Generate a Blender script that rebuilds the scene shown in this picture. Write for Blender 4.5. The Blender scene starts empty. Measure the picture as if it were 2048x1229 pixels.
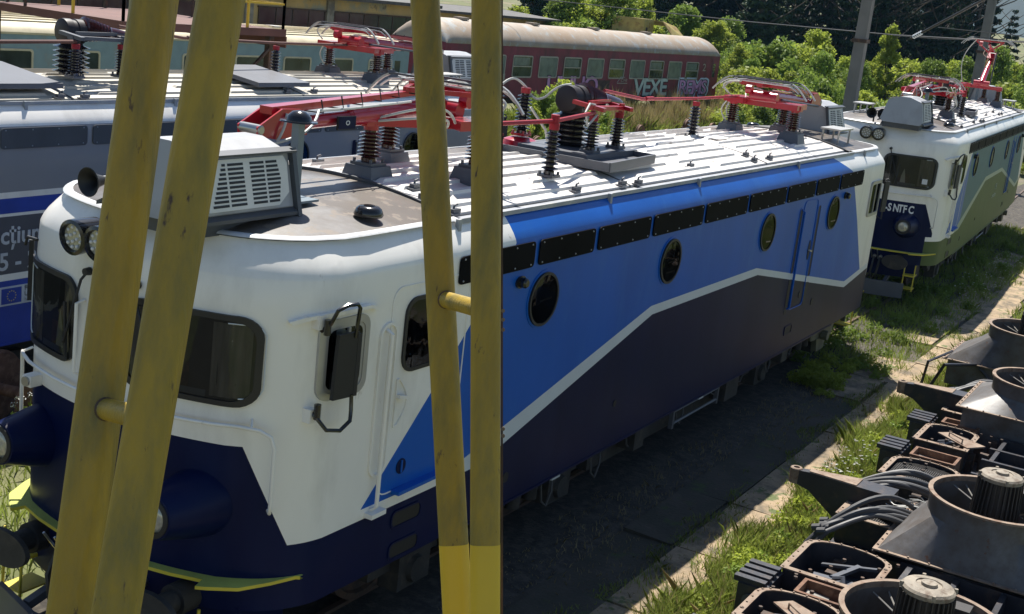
import bpy, bmesh, math, random
import numpy as np
from mathutils import Vector, Matrix
R = math.radians
random.seed(7)
rng = np.random.default_rng(11)
SC = bpy.context.scene
COL = SC.collection

# ------------------------------------------------------------------ camera
cam_d = bpy.data.cameras.new('camera')
cam = bpy.data.objects.new('camera', cam_d)
COL.objects.link(cam)
SC.camera = cam
CAMP = Vector((0.0, -7.68, 6.27))
rt = Vector((0.50297526, -0.85701311, 0.11200184))
dn = Vector((-0.14882959, -0.21353126, -0.96553309))
fw = Vector((0.85139042, 0.46897007, -0.23494985))
cam.matrix_world = Matrix(((rt.x, -dn.x, -fw.x, CAMP.x), (rt.y, -dn.y, -fw.y, CAMP.y), (rt.z, -dn.z, -fw.z, CAMP.z), (0, 0, 0, 1)))
cam_d.sensor_width = 36
cam_d.lens = 45.7
cam_d.clip_start = 0.05
cam_d.clip_end = 6000

# ------------------------------------------------------------------ light
SUN = Vector((2.0, 1.5, 4.1)).normalized()
W = bpy.data.worlds.new("World")
SC.world = W
W.use_nodes = True
nt = W.node_tree
bg = nt.nodes['Background']
sky = nt.nodes.new('ShaderNodeTexSky')
sky.sky_type = 'NISHITA'
sky.sun_disc = False
sky.sun_elevation = math.asin(SUN.z)
sky.sun_rotation = math.atan2(SUN.x, SUN.y)
sky.air_density = 1.0
sky.dust_density = 0.6
sky.altitude = 700
nt.links.new(sky.outputs[0], bg.inputs[0])
bg.inputs[1].default_value = 0.07
sl = bpy.data.lights.new('sun', 'SUN')
sl.energy = 5.0
sl.angle = R(0.5)
sl.color = (1.0, 0.955, 0.88)
so = bpy.data.objects.new('sun', sl)
so.rotation_euler = SUN.to_track_quat('Z', 'Y').to_euler()
COL.objects.link(so)
SC.view_settings.view_transform = 'Standard'
SC.view_settings.look = 'None'
SC.view_settings.gamma = 1
SC.view_settings.exposure = 0.82
SC.view_settings.use_curve_mapping = False
SC.cycles.max_bounces = 6
SC.cycles.transparent_max_bounces = 12

# ------------------------------------------------------------------ materials
MAT = {}
def mat(name, col, rough=0.5, metal=0.0, var=0.15, vs=3.0, dirt=None, ds=1.5, dth=0.55, dw=0.08, bump=0.0, bs=60.0, coat=0.0, spec=0.5,
        stretch=(1, 1, 1), dirt2=None, d2s=8.0, d2th=0.66, rand=0.0, trans=0.0):
    m = bpy.data.materials.new(name)
    m.use_nodes = True
    t = m.node_tree
    N, L = t.nodes, t.links
    p = N['Principled BSDF']
    p.inputs['Roughness'].default_value = rough
    p.inputs['Metallic'].default_value = metal
    p.inputs['Coat Weight'].default_value = coat
    p.inputs['Coat Roughness'].default_value = 0.07
    p.inputs['Specular IOR Level'].default_value = spec
    tc = N.new('ShaderNodeTexCoord')
    mp = N.new('ShaderNodeMapping')
    mp.inputs['Scale'].default_value = stretch
    L.new(tc.outputs['Object'], mp.inputs[0])
    n1 = N.new('ShaderNodeTexNoise')
    n1.inputs['Scale'].default_value = vs
    n1.inputs['Detail'].default_value = 6
    L.new(mp.outputs[0], n1.inputs['Vector'])
    mr = N.new('ShaderNodeMapRange')
    mr.inputs[1].default_value = 0.3
    mr.inputs[2].default_value = 0.7
    mr.inputs[3].default_value = 1 - var
    mr.inputs[4].default_value = 1 + var
    L.new(n1.outputs[0], mr.inputs[0])
    mul = N.new('ShaderNodeMix')
    mul.data_type = 'RGBA'
    mul.blend_type = 'MULTIPLY'
    mul.inputs[0].default_value = 1
    mul.inputs[6].default_value = (*col, 1)
    L.new(mr.outputs[0], mul.inputs[7])
    out = mul.outputs[2]
    def layer(out, dc, sc, th, w, seed):
        n = N.new('ShaderNodeTexNoise')
        n.inputs['Scale'].default_value = sc
        n.inputs['Detail'].default_value = 9
        n.inputs['Roughness'].default_value = 0.65
        a = N.new('ShaderNodeVectorMath')
        a.inputs[1].default_value = (seed, seed * 2, seed * 3)
        L.new(mp.outputs[0], a.inputs[0])
        L.new(a.outputs[0], n.inputs['Vector'])
        r = N.new('ShaderNodeMapRange')
        r.inputs[1].default_value = th - w
        r.inputs[2].default_value = th + w
        L.new(n.outputs[0], r.inputs[0])
        x = N.new('ShaderNodeMix')
        x.data_type = 'RGBA'
        L.new(r.outputs[0], x.inputs[0])
        L.new(out, x.inputs[6])
        x.inputs[7].default_value = (*dc, 1)
        return x.outputs[2]
    if dirt: out = layer(out, dirt, ds, dth, dw, 3.7)
    if dirt2: out = layer(out, dirt2, d2s, d2th, 0.03, 11.3)
    if rand:
        oi = N.new('ShaderNodeObjectInfo')
        mr2 = N.new('ShaderNodeMapRange')
        mr2.inputs[3].default_value = 1 - rand
        mr2.inputs[4].default_value = 1 + rand
        L.new(oi.outputs['Random'], mr2.inputs[0])
        x = N.new('ShaderNodeMix'); x.data_type = 'RGBA'; x.blend_type = 'MULTIPLY'
        x.inputs[0].default_value = 1
        L.new(out, x.inputs[6]); L.new(mr2.outputs[0], x.inputs[7])
        out = x.outputs[2]
    L.new(out, p.inputs['Base Color'])
    if bump:
        nb = N.new('ShaderNodeTexNoise')
        nb.inputs['Scale'].default_value = bs
        nb.inputs['Detail'].default_value = 4
        L.new(mp.outputs[0], nb.inputs['Vector'])
        b = N.new('ShaderNodeBump')
        b.inputs['Strength'].default_value = bump
        b.inputs['Distance'].default_value = 0.02
        L.new(nb.outputs[0], b.inputs['Height'])
        L.new(b.outputs[0], p.inputs['Normal'])
    if trans:
        tr = N.new('ShaderNodeBsdfTranslucent')
        L.new(out, tr.inputs[0])
        mx = N.new('ShaderNodeMixShader')
        mx.inputs[0].default_value = trans
        L.new(p.outputs[0], mx.inputs[1])
        L.new(tr.outputs[0], mx.inputs[2])
        L.new(mx.outputs[0], N['Material Output'].inputs[0])
    MAT[name] = m
    return m

mat('white_paint', (0.83, 0.80, 0.735), 0.36, var=0.03, coat=0.15, dirt=(0.66, 0.63, 0.57), ds=1.6, dth=0.62, dw=0.12, dirt2=(0.55,0.50,0.43), d2s=9, d2th=0.70, bump=0.02, bs=3, stretch=(1, 1, 0.35))
mat('blue_paint', (0.006, 0.095, 0.42), 0.36, var=0.10, coat=0.0, spec=0.25, vs=1.2, bump=0.07, bs=1.8, dirt=(0.018, 0.12, 0.43), ds=2.2, dth=0.62, dw=0.1, stretch=(1, 1, 0.3))
mat('navy_paint', (0.003, 0.0075, 0.044), 0.36, var=0.15, coat=0.0, spec=0.12, vs=1.2, bump=0.04, bs=2.5, dirt=(0.008, 0.014, 0.055), ds=1.6, dth=0.6, dw=0.12, stretch=(1, 1, 0.25))
mat('stripe_paint', (0.56, 0.60, 0.62), 0.35, var=0.04)
mat('ledge_grey', (0.30, 0.315, 0.34), 0.45, var=0.12, dirt=(0.42, 0.42, 0.40), ds=4, dth=0.58, bump=0.03, bs=20)
mat('grey_paint', (0.25, 0.25, 0.26), 0.4, var=0.06, coat=0.2, vs=0.8)
mat('panel_grey', (0.085, 0.085, 0.10), 0.45, var=0.06)
mat('teal_paint', (0.085, 0.165, 0.18), 0.5, var=0.06, spec=0.2)
mat('olive_paint', (0.095, 0.125, 0.045), 0.5, var=0.1, spec=0.2, stretch=(1, 1, 0.3))
mat('pale_green', (0.30, 0.36, 0.30), 0.4, var=0.04)
mat('roof_metal', (0.72, 0.69, 0.65), 0.42, var=0.08, vs=2.5, dirt=(0.55, 0.51, 0.46), ds=2.2, dth=0.56, dw=0.14, bump=0.08, bs=14, dirt2=(0.42, 0.37, 0.32), d2s=6, d2th=0.64, stretch=(0.4, 1, 1))
mat('roof_tan', (0.50, 0.46, 0.38), 0.5, var=0.08, vs=2.5, dirt=(0.38, 0.35, 0.29), ds=2.2, dth=0.55, dw=0.14, bump=0.1, bs=14, stretch=(0.4, 1, 1))
mat('cab_roof', (0.08, 0.062, 0.046), 0.42, var=0.2, vs=2.2, dirt=(0.22, 0.215, 0.21), ds=0.9, dth=0.60, dw=0.12, bump=0.06, bs=18, dirt2=(0.17, 0.135, 0.10), d2s=5, d2th=0.58)
mat('cab_roof_rim', (0.58, 0.585, 0.58), 0.4, var=0.08, dirt=(0.42, 0.41, 0.39), ds=5, dth=0.62)
mat('black_glossy', (0.012, 0.012, 0.013), 0.18, coat=0.3)
mat('black_matte', (0.012, 0.012, 0.013), 0.55, var=0.2)
mat('rubber', (0.013, 0.013, 0.014), 0.45, var=0.1)
mat('cover_black', (0.006, 0.006, 0.007), 0.55, var=0.3, vs=1.0, spec=0.03, bump=0.05, bs=6)
mat('underframe', (0.028, 0.026, 0.024), 0.7, var=0.4, dirt=(0.06, 0.05, 0.04), ds=6, dth=0.6, bump=0.2, bs=30)
mat('bogie_olive', (0.12, 0.115, 0.07), 0.6, var=0.3, bump=0.1)
mat('red_paint', (0.40, 0.008, 0.022), 0.3, var=0.08, coat=0.5)
mat('busbar_red', (0.30, 0.018, 0.028), 0.5, spec=0.25, var=0.15)
mat('ceramic', (0.055, 0.014, 0.012), 0.16, var=0.15, coat=0.6)
mat('ceramic_dark', (0.02, 0.016, 0.018), 0.2, var=0.15, coat=0.5)
mat('equip_grey', (0.085, 0.09, 0.105), 0.42, var=0.12, bump=0.03)
mat('box_grey', (0.36, 0.365, 0.375), 0.42, var=0.06, vs=1.5, dirt=(0.27, 0.27, 0.27), ds=1.5, dth=0.6, dw=0.1)
mat('edge_dark', (0.06, 0.066, 0.075), 0.45)
mat('equip_dark', (0.022, 0.017, 0.018), 0.5, var=0.25, spec=0.35)
mat('mast_grey', (0.16, 0.20, 0.225), 0.4, var=0.05)
mat('vent_white', (0.66, 0.65, 0.60), 0.5, var=0.06)
mat('steel', (0.45, 0.45, 0.44), 0.3, metal=0.9, var=0.1)
mat('aluminium', (0.42, 0.415, 0.40), 0.38, metal=0.5, var=0.1)
mat('cable_white', (0.50, 0.50, 0.46), 0.5)
mat('cable_black', (0.02, 0.02, 0.02), 0.5, var=0.2)
mat('lens', (0.42, 0.41, 0.34), 0.12, metal=0.3, var=0.2, vs=30)
mat('yellow_step', (0.62, 0.50, 0.05), 0.45, var=0.1)
mat('anti_slip', (0.44, 0.47, 0.10), 0.7, var=0.15, bump=0.5, bs=70)
mat('yellow_paint', (0.33, 0.22, 0.018), 0.5, var=0.16, vs=4, dirt=(0.15, 0.125, 0.03), ds=6, dth=0.56, dw=0.13, dirt2=(0.05, 0.025, 0.014), d2s=22, d2th=0.665, bump=0.2, bs=60, stretch=(2.2, 2.2, 0.45))
mat('yellow_paint_new', (0.60, 0.40, 0.02), 0.45, var=0.06, bump=0.05, bs=40)
mat('curtain', (0.20, 0.175, 0.15), 0.8, var=0.25, vs=6, stretch=(3, 3, 0.4))
mat('cab_interior', (0.05, 0.045, 0.04), 0.8, var=0.3)
mat('rust', (0.13, 0.062, 0.034), 0.8, var=0.3, vs=6, dirt=(0.22, 0.12, 0.07), ds=10, bump=0.3, bs=50)
mat('rust_dark', (0.055, 0.036, 0.026), 0.75, var=0.35, vs=6, dirt=(0.11, 0.06, 0.035), ds=8, bump=0.25, bs=40)
mat('rim_rust', (0.24, 0.175, 0.125), 0.75, var=0.2, vs=8, dirt=(0.15, 0.08, 0.045), ds=9, dth=0.58, bump=0.2, bs=60)
mat('duct_grey', (0.115, 0.11, 0.108), 0.5, var=0.22, vs=3, dirt=(0.075, 0.06, 0.048), ds=4, dth=0.56, dw=0.12, dirt2=(0.11, 0.05, 0.025), d2s=9, d2th=0.65, bump=0.08, bs=14)
mat('frame_dark', (0.024, 0.025, 0.032), 0.45, var=0.25, vs=4, dirt=(0.07, 0.05, 0.04), ds=7, dth=0.6, bump=0.15, bs=40)
mat('motor_dark', (0.035, 0.03, 0.026), 0.6, var=0.3, bump=0.1)
mat('motor_cap', (0.25, 0.215, 0.165), 0.7, var=0.25, vs=10, dirt=(0.12, 0.08, 0.05), ds=12, dth=0.58, bump=0.2)
mat('hose', (0.06, 0.06, 0.062), 0.55, var=0.2)
mat('coach_red', (0.19, 0.018, 0.04), 0.5, var=0.2, vs=1.5, dirt=(0.07, 0.018, 0.02), ds=1.5, dth=0.58, dw=0.1, stretch=(1, 1, 0.4))
mat('coach_roof', (0.33, 0.275, 0.215), 0.6, var=0.12, vs=1.5, dirt=(0.30, 0.21, 0.13), ds=0.9, dth=0.55, dw=0.14, dirt2=(0.33, 0.33, 0.31), d2s=2.2, d2th=0.58, stretch=(0.8, 0.5, 1))
mat('coach_teal', (0.23, 0.32, 0.335), 0.45, var=0.08, dirt=(0.3, 0.28, 0.22), ds=1.2, dth=0.66)
mat('coach_cream', (0.62, 0.54, 0.36), 0.55, var=0.12, vs=2, dirt=(0.5, 0.42, 0.28), ds=2, dth=0.58, dw=0.1)
mat('coach_glass', (0.045, 0.06, 0.055), 0.1, var=0.6, vs=0.9, spec=0.8)
mat('coach_glass_pale', (0.14, 0.175, 0.165), 0.2, var=0.3, vs=2.0, spec=0.6)
mat('window_metal', (0.36, 0.34, 0.30), 0.4, metal=0.3)
mat('deck_rust', (0.13, 0.055, 0.042), 0.75, var=0.2, vs=1.2, bump=0.1)
mat('plaster', (0.50, 0.37, 0.16), 0.85, var=0.2, vs=0.5, dirt=(0.30, 0.31, 0.24), ds=0.5, dth=0.52, dw=0.05, dirt2=(0.16, 0.15, 0.12), d2s=1.2, d2th=0.62, bump=0.2, bs=4)
mat('plaster_grey', (0.30, 0.28, 0.23), 0.85, var=0.2, dirt=(0.15, 0.14, 0.12), ds=1)
mat('old_glass', (0.05, 0.055, 0.05), 0.15, var=0.5, vs=0.8, spec=0.7)
mat('roof_tar', (0.09, 0.085, 0.08), 0.8, var=0.3)
mat('concrete_pole', (0.17, 0.165, 0.155), 0.85, var=0.15, vs=2, bump=0.2, bs=20)
mat('wire', (0.10, 0.10, 0.10), 0.5)
mat('crane_yellow', (0.42, 0.33, 0.10), 0.6, var=0.2, vs=1.5, dirt=(0.25, 0.14, 0.05), ds=1.6, dth=0.57)
mat('text_grey', (0.50, 0.52, 0.55), 0.5)
mat('text_white', (0.7, 0.7, 0.7), 0.5)
mat('flag_blue', (0.02, 0.05, 0.32), 0.5)
mat('flag_gold', (0.70, 0.55, 0.05), 0.5)
mat('graffiti_pink', (0.56, 0.28, 0.50), 0.6, var=0.25, vs=2)
mat('graffiti_pale', (0.46, 0.54, 0.48), 0.6, var=0.2, vs=2)
mat('graffiti_black', (0.015, 0.015, 0.02), 0.6)
mat('graffiti_blue', (0.5, 0.58, 0.7), 0.6, var=0.2)
mat('bark', (0.07, 0.055, 0.042), 0.9, var=0.3)
mat('leaf_bright', (0.34, 0.40, 0.06), 0.6, var=0.25, vs=0.8, trans=0.5, rand=0.22, spec=0.3)
mat('leaf_mid', (0.20, 0.28, 0.05), 0.6, var=0.3, vs=0.8, trans=0.4, rand=0.22, spec=0.3)
mat('leaf_conifer', (0.026, 0.046, 0.020), 0.7, var=0.35, vs=0.6, trans=0.15, rand=0.3, spec=0.3)
mat('grass_green', (0.24, 0.29, 0.06), 0.6, var=0.35, vs=0.9, trans=0.4, spec=0.3)
mat('grass_dry', (0.36, 0.29, 0.14), 0.7, var=0.25, vs=1, trans=0.35, spec=0.2)
mat('flower', (0.65, 0.65, 0.58), 0.7, var=0.1)
mat('slab', (0.32, 0.235, 0.145), 0.9, var=0.25, vs=2.2, dirt=(0.13, 0.105, 0.07), ds=2.3, dth=0.55, dw=0.08, dirt2=(0.10, 0.12, 0.04), d2s=3.5, d2th=0.60, bump=0.5, bs=25)
mat('dirt', (0.075, 0.062, 0.045), 0.95, var=0.3, vs=2, dirt=(0.05, 0.045, 0.03), ds=1.5, dth=0.5, dw=0.1, dirt2=(0.06, 0.08, 0.025), d2s=3, d2th=0.6, bump=0.6, bs=20)  # earth of the path bed; on inner path rows, slabs darkened for shade
mat('track_bed', (0.045, 0.038, 0.03), 0.95, var=0.35, vs=4, dirt=(0.09, 0.078, 0.058), ds=8, bump=0.8, bs=30)
mat('rail_steel', (0.12, 0.075, 0.05), 0.5, metal=0.3, var=0.2)
mat('sleeper', (0.10, 0.085, 0.07), 0.9, var=0.3)
mat('ground', (0.115, 0.125, 0.045), 0.95, var=0.3, vs=0.6, dirt=(0.20, 0.165, 0.10), ds=0.35, dth=0.57, dw=0.07, bump=0.6, bs=8)

mat('hill_wood', (0.025, 0.05, 0.055), 0.9, var=0.3, vs=0.02)  # forest green shifted to blue: distance haze painted into the colour
def glass_mat(name, tint, amt):
    m = bpy.data.materials.new(name)
    m.use_nodes = True
    t = m.node_tree; N, L = t.nodes, t.links
    N.remove(N['Principled BSDF'])
    tr = N.new('ShaderNodeBsdfTransparent'); tr.inputs[0].default_value = (*tint, 1)
    gl = N.new('ShaderNodeBsdfGlossy'); gl.inputs['Roughness'].default_value = 0.03
    gl.inputs[0].default_value = (0.28, 0.30, 0.32, 1)
    fr = N.new('ShaderNodeFresnel'); fr.inputs[0].default_value = 1.5
    ad = N.new('ShaderNodeMath'); ad.operation = 'ADD'; ad.inputs[1].default_value = amt
    L.new(fr.outputs[0], ad.inputs[0])
    nb = N.new('ShaderNodeTexNoise'); nb.inputs['Scale'].default_value = 1.6
    b = N.new('ShaderNodeBump'); b.inputs['Strength'].default_value = 0.12; b.inputs['Distance'].default_value = 0.05
    L.new(nb.outputs[0], b.inputs['Height']); L.new(b.outputs[0], gl.inputs['Normal'])
    mx = N.new('ShaderNodeMixShader')
    L.new(ad.outputs[0], mx.inputs[0]); L.new(tr.outputs[0], mx.inputs[1]); L.new(gl.outputs[0], mx.inputs[2])
    L.new(mx.outputs[0], N['Material Output'].inputs[0])
    MAT[name] = m
glass_mat('cab_glass', (0.66, 0.68, 0.66), 0.05)
glass_mat('pothole_glass', (0.30, 0.31, 0.30), 0.08)

# ------------------------------------------------------------------ mesh helpers
class MB:
    def __init__(s):
        s.v = []; s.f = []; s.m = []; s.cur = 0
    def add(s, vs, fs, m=None):
        b = len(s.v); s.v.extend([tuple(x) for x in vs])
        for f in fs:
            s.f.append(tuple(b + i for i in f)); s.m.append(s.cur if m is None else m)
        return s
    def bx(s, x0, x1, y0, y1, z0, z1, m=None):
        return s.add([(x0,y0,z0),(x1,y0,z0),(x1,y1,z0),(x0,y1,z0),(x0,y0,z1),(x1,y0,z1),(x1,y1,z1),(x0,y1,z1)],
                     [(0,3,2,1),(4,5,6,7),(0,1,5,4),(1,2,6,5),(2,3,7,6),(3,0,4,7)], m)
    def bar(s, p, q, w, h, up=(0,0,1), m=None):
        p, q, up = Vector(p), Vector(q), Vector(up)
        d = (q - p).normalized(); a = d.cross(up)
        if a.length < 1e-4: a = d.cross(Vector((1,0,0)))
        a.normalize(); b = a.cross(d).normalized()
        vs = []
        for o in (p, q):
            for i, j in ((-1,-1),(1,-1),(1,1),(-1,1)): vs.append(o + a*(w/2*i) + b*(h/2*j))
        return s.add(vs, [(0,1,2,3),(7,6,5,4),(0,4,5,1),(1,5,6,2),(2,6,7,3),(3,7,4,0)], m)
    def tube(s, pts, r, n=8, cap=True, m=None):
        pts = [Vector(p) for p in pts]; N = len(pts)
        rs = r if isinstance(r, (list, tuple)) else [r]*N
        vs = []; prev = None
        for i, p in enumerate(pts):
            d = (pts[min(i+1, N-1)] - pts[max(i-1, 0)]).normalized()
            if prev is None:
                a = d.cross(Vector((0,0,1)))
                if a.length < 1e-3: a = d.cross(Vector((1,0,0)))
            else:
                a = prev - d*prev.dot(d)
                if a.length < 1e-4: a = d.cross(Vector((0,1,0.1)))
            a.normalize(); prev = a; b = d.cross(a)
            for k in range(n):
                t = 2*math.pi*k/n
                vs.append(p + (a*math.cos(t) + b*math.sin(t))*rs[i])
        fs = []
        for i in range(N-1):
            for k in range(n):
                fs.append((i*n+k, i*n+(k+1) % n, (i+1)*n+(k+1) % n, (i+1)*n+k))
        if cap:
            fs.append(tuple(range(n))[::-1]); fs.append(tuple((N-1)*n+k for k in range(n)))
        return s.add(vs, fs, m)
    def lathe(s, prof, o, ax, n=16, m=None):     # prof: (radius, distance along axis)
        o = Vector(o); ax = Vector(ax).normalized()
        a = ax.cross(Vector((0,0,1)))
        if a.length < 1e-3: a = Vector((1,0,0))
        a.normalize(); b = ax.cross(a)
        vs = []
        for r, h in prof:
            for k in range(n):
                t = 2*math.pi*k/n
                vs.append(o + ax*h + (a*math.cos(t)+b*math.sin(t))*max(r, 1e-4))
        fs = []
        for i in range(len(prof)-1):
            for k in range(n):
                fs.append((i*n+k, i*n+(k+1) % n, (i+1)*n+(k+1) % n, (i+1)*n+k))
        fs.append(tuple(range(n))[::-1]); fs.append(tuple((len(prof)-1)*n+k for k in range(n)))
        return s.add(vs, fs, m)
    def prism(s, pts, vec, m=None):               # pts 3D polygon extruded by vec
        n = len(pts); v = Vector(vec)
        vs = [Vector(p) for p in pts] + [Vector(p)+v for p in pts]
        fs = [tuple(range(n))[::-1], tuple(range(n, 2*n))] + [(i, (i+1) % n, n+(i+1) % n, n+i) for i in range(n)]
        return s.add(vs, fs, m)
    def grid(s, fn, nu, nv, m=None):
        vs = [fn(i/nu, j/nv) for i in range(nu+1) for j in range(nv+1)]
        w = nv+1
        return s.add(vs, [(i*w+j, (i+1)*w+j, (i+1)*w+j+1, i*w+j+1) for i in range(nu) for j in range(nv)], m)
    def build(s, name, mats, parent=None, ang=35, **tags):
        me = bpy.data.meshes.new(name)
        me.from_pydata(s.v, [], s.f)
        ms = [mats] if isinstance(mats, str) else mats
        for k in ms: me.materials.append(MAT[k])
        if len(ms) > 1: me.polygons.foreach_set('material_index', s.m)
        bm = bmesh.new(); bm.from_mesh(me); bmesh.ops.recalc_face_normals(bm, faces=bm.faces); bm.to_mesh(me); bm.free()
        me.polygons.foreach_set('use_smooth', [True]*len(me.polygons))
        me.set_sharp_from_angle(angle=R(ang))
        o = bpy.data.objects.new(name, me)
        COL.objects.link(o)
        if parent: o.parent = parent
        for k, v in tags.items(): o[k] = v
        return o

def link_mesh(name, me, parent=None, loc=(0,0,0), rot=(0,0,0), scl=(1,1,1)):
    o = bpy.data.objects.new(name, me); COL.objects.link(o)
    o.location = loc; o.rotation_euler = rot; o.scale = scl
    if parent: o.parent = parent
    return o
def thing(name, label, cat, loc=(0,0,0), rz=0, group=None):
    o = bpy.data.objects.new(name, None); COL.objects.link(o)
    o.empty_display_size = 0.3
    o.location = loc; o.rotation_euler = (0,0,rz)
    o['label'] = label; o['category'] = cat
    if group: o['group'] = group
    return o
def tag(o, label, cat, group=None):
    o['label'] = label; o['category'] = cat
    if group: o['group'] = group
    return o
def arc(c, r, a0, a1, n, f):                      # points of an arc mapped by f(u,v)
    return [f(c[0]+r*math.cos(R(a0+(a1-a0)*i/n)), c[1]+r*math.sin(R(a0+(a1-a0)*i/n))) for i in range(n+1)]
def rrect(u0, u1, v0, v1, r, n=5):
    p = []
    for cx, cy, a in ((u1-r, v1-r, 0), (u0+r, v1-r, 90), (u0+r, v0+r, 180), (u1-r, v0+r, 270)):
        for i in range(n+1):
            t = R(a+90*i/n); p.append((cx+r*math.cos(t), cy+r*math.sin(t)))
    return p
def ring_solid(mb, outer, inner, f, d, m=None):   # flat ring between two closed outlines, thickness d; f(u,v,h)->3D
    n = len(outer)
    vs = [f(u, v, 0) for u, v in outer] + [f(u, v, 0) for u, v in inner] + [f(u, v, d) for u, v in outer] + [f(u, v, d) for u, v in inner]
    fs = []
    for i in range(n):
        j = (i+1) % n
        fs += [(2*n+i, 2*n+j, 3*n+j, 3*n+i), (i, j, 2*n+j, 2*n+i), (n+i, 3*n+i, 3*n+j, n+j), (i, n+i, n+j, j)]
    mb.add(vs, fs, m)
def plate(mb, outline, f, d, m=None):
    n = len(outline)
    vs = [f(u, v, 0) for u, v in outline] + [f(u, v, d) for u, v in outline]
    mb.add(vs, [tuple(range(n)), tuple(range(n, 2*n))] + [(i, (i+1) % n, n+(i+1) % n, n+i) for i in range(n)], m)
def text_obj(name, body, size, mtx, material, parent=None, ext=0.002, shear=0.0, xs=1.0, offset=0.0, space=1.0):
    cu = bpy.data.curves.new(name, 'FONT'); cu.body = body; cu.size = size; cu.extrude = ext; cu.shear = shear
    cu.offset = offset; cu.space_character = space; cu.resolution_u = 3
    to = bpy.data.objects.new('tmp', cu); COL.objects.link(to)
    dg = bpy.context.evaluated_depsgraph_get()
    me = bpy.data.meshes.new_from_object(to.evaluated_get(dg))
    bpy.data.objects.remove(to)
    me.name = name; me.materials.clear(); me.materials.append(MAT[material])
    me.transform(Matrix(mtx) @ Matrix.Diagonal((xs, 1, 1, 1)))
    o = bpy.data.objects.new(name, me); COL.objects.link(o)
    if parent: o.parent = parent
    return o
def mframe(o, ux, uy):                             # matrix with text x axis=ux, y axis=uy
    ux = Vector(ux).normalized(); uy = Vector(uy).normalized(); n = ux.cross(uy)
    return ((ux.x, uy.x, n.x, o[0]), (ux.y, uy.y, n.y, o[1]), (ux.z, uy.z, n.z, o[2]), (0,0,0,1))

# ================================================================== ground
def sst(a, b, t):
    t = min(max((t-a)/(b-a), 0), 1); return t*t*(3-2*t)
def gz(x, y):
    return 0.5*sst(18.5, 22.5, y) + 2.5*sst(34, 90, y) + 8*sst(120, 320, x)*sst(-60, 60, y) + 0.0
def structure(o, kind='structure'):
    o['kind'] = kind; return o
xs = sorted(set([-50] + list(range(-20, 140, 4)) + [150,170,200,240,300,380,480,600,800,1000,1350]))
ys = sorted(set([-600,-450,-300,-180,-100,-60,-40] + list(range(-30, 60, 3)) + [65,75,90,110,140,180,240,320,450,640]))
vs = [(x, y, gz(x, y)-0.06) for x in xs for y in ys]
w = len(ys)
mb = MB(); mb.add(vs, [(i*w+j, (i+1)*w+j, (i+1)*w+j+1, i*w+j+1) for i in range(len(xs)-1) for j in range(w-1)])
structure(mb.build('ground', 'ground'))
def sheet(name, m, x0, x1, y0, y1, z, nx=60, jag=0.0, seed=1):
    r_ = random.Random(seed); mb = MB()
    a = [(x0+(x1-x0)*i/nx, y0+(r_.uniform(-jag, jag) if jag else 0)) for i in range(nx+1)]
    b = [(x0+(x1-x0)*i/nx, y1+(r_.uniform(-jag, jag) if jag else 0)) for i in range(nx+1)]
    vs = [(x, y, z+gz(x, y)) for x, y in a]+[(x, y, z+gz(x, y)) for x, y in b]
    mb.add(vs, [(i, i+1, nx+2+i, nx+1+i) for i in range(nx)])
    return structure(mb.build(name, m))
sheet('track_bed', 'track_bed', -20, 130, -2.0, 1.9, -0.048, jag=0.12)
sheet('track_bed', 'track_bed', -20, 80, 5.7, 9.4, -0.050, jag=0.12)
sheet('path_bed', 'dirt', -20, 45, -3.3, -1.85, -0.046, jag=0.10, seed=9)
def path_slabs():
    mb = MB(); r_ = random.Random(4); x = 2.0
    while x < 70:
        l = r_.uniform(1.7, 2.4)
        for (y0, y1) in ((-3.32, -2.62), (-2.60, -1.9)):
            if y0 > -2.61 and r_.random() < 0.35: continue
            t = [r_.uniform(-0.012, 0.012) for _ in range(4)]; e = r_.uniform(-0.07, 0.10)
            yo = 0.0 if x < 31 else (x-31.4)*0.0615
            mb.cur = 0 if y0 < -3 or x > 22 else 1  # inner rows in the locomotive's shadow get darker dirt: shade put into colour
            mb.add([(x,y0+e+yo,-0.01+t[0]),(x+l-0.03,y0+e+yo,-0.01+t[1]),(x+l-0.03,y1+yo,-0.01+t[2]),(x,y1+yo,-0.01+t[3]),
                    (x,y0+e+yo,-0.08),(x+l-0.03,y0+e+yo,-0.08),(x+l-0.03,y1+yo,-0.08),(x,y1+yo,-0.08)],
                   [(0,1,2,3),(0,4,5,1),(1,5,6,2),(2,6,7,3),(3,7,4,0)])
        x += l
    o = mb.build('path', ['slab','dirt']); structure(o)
path_slabs()
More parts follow.
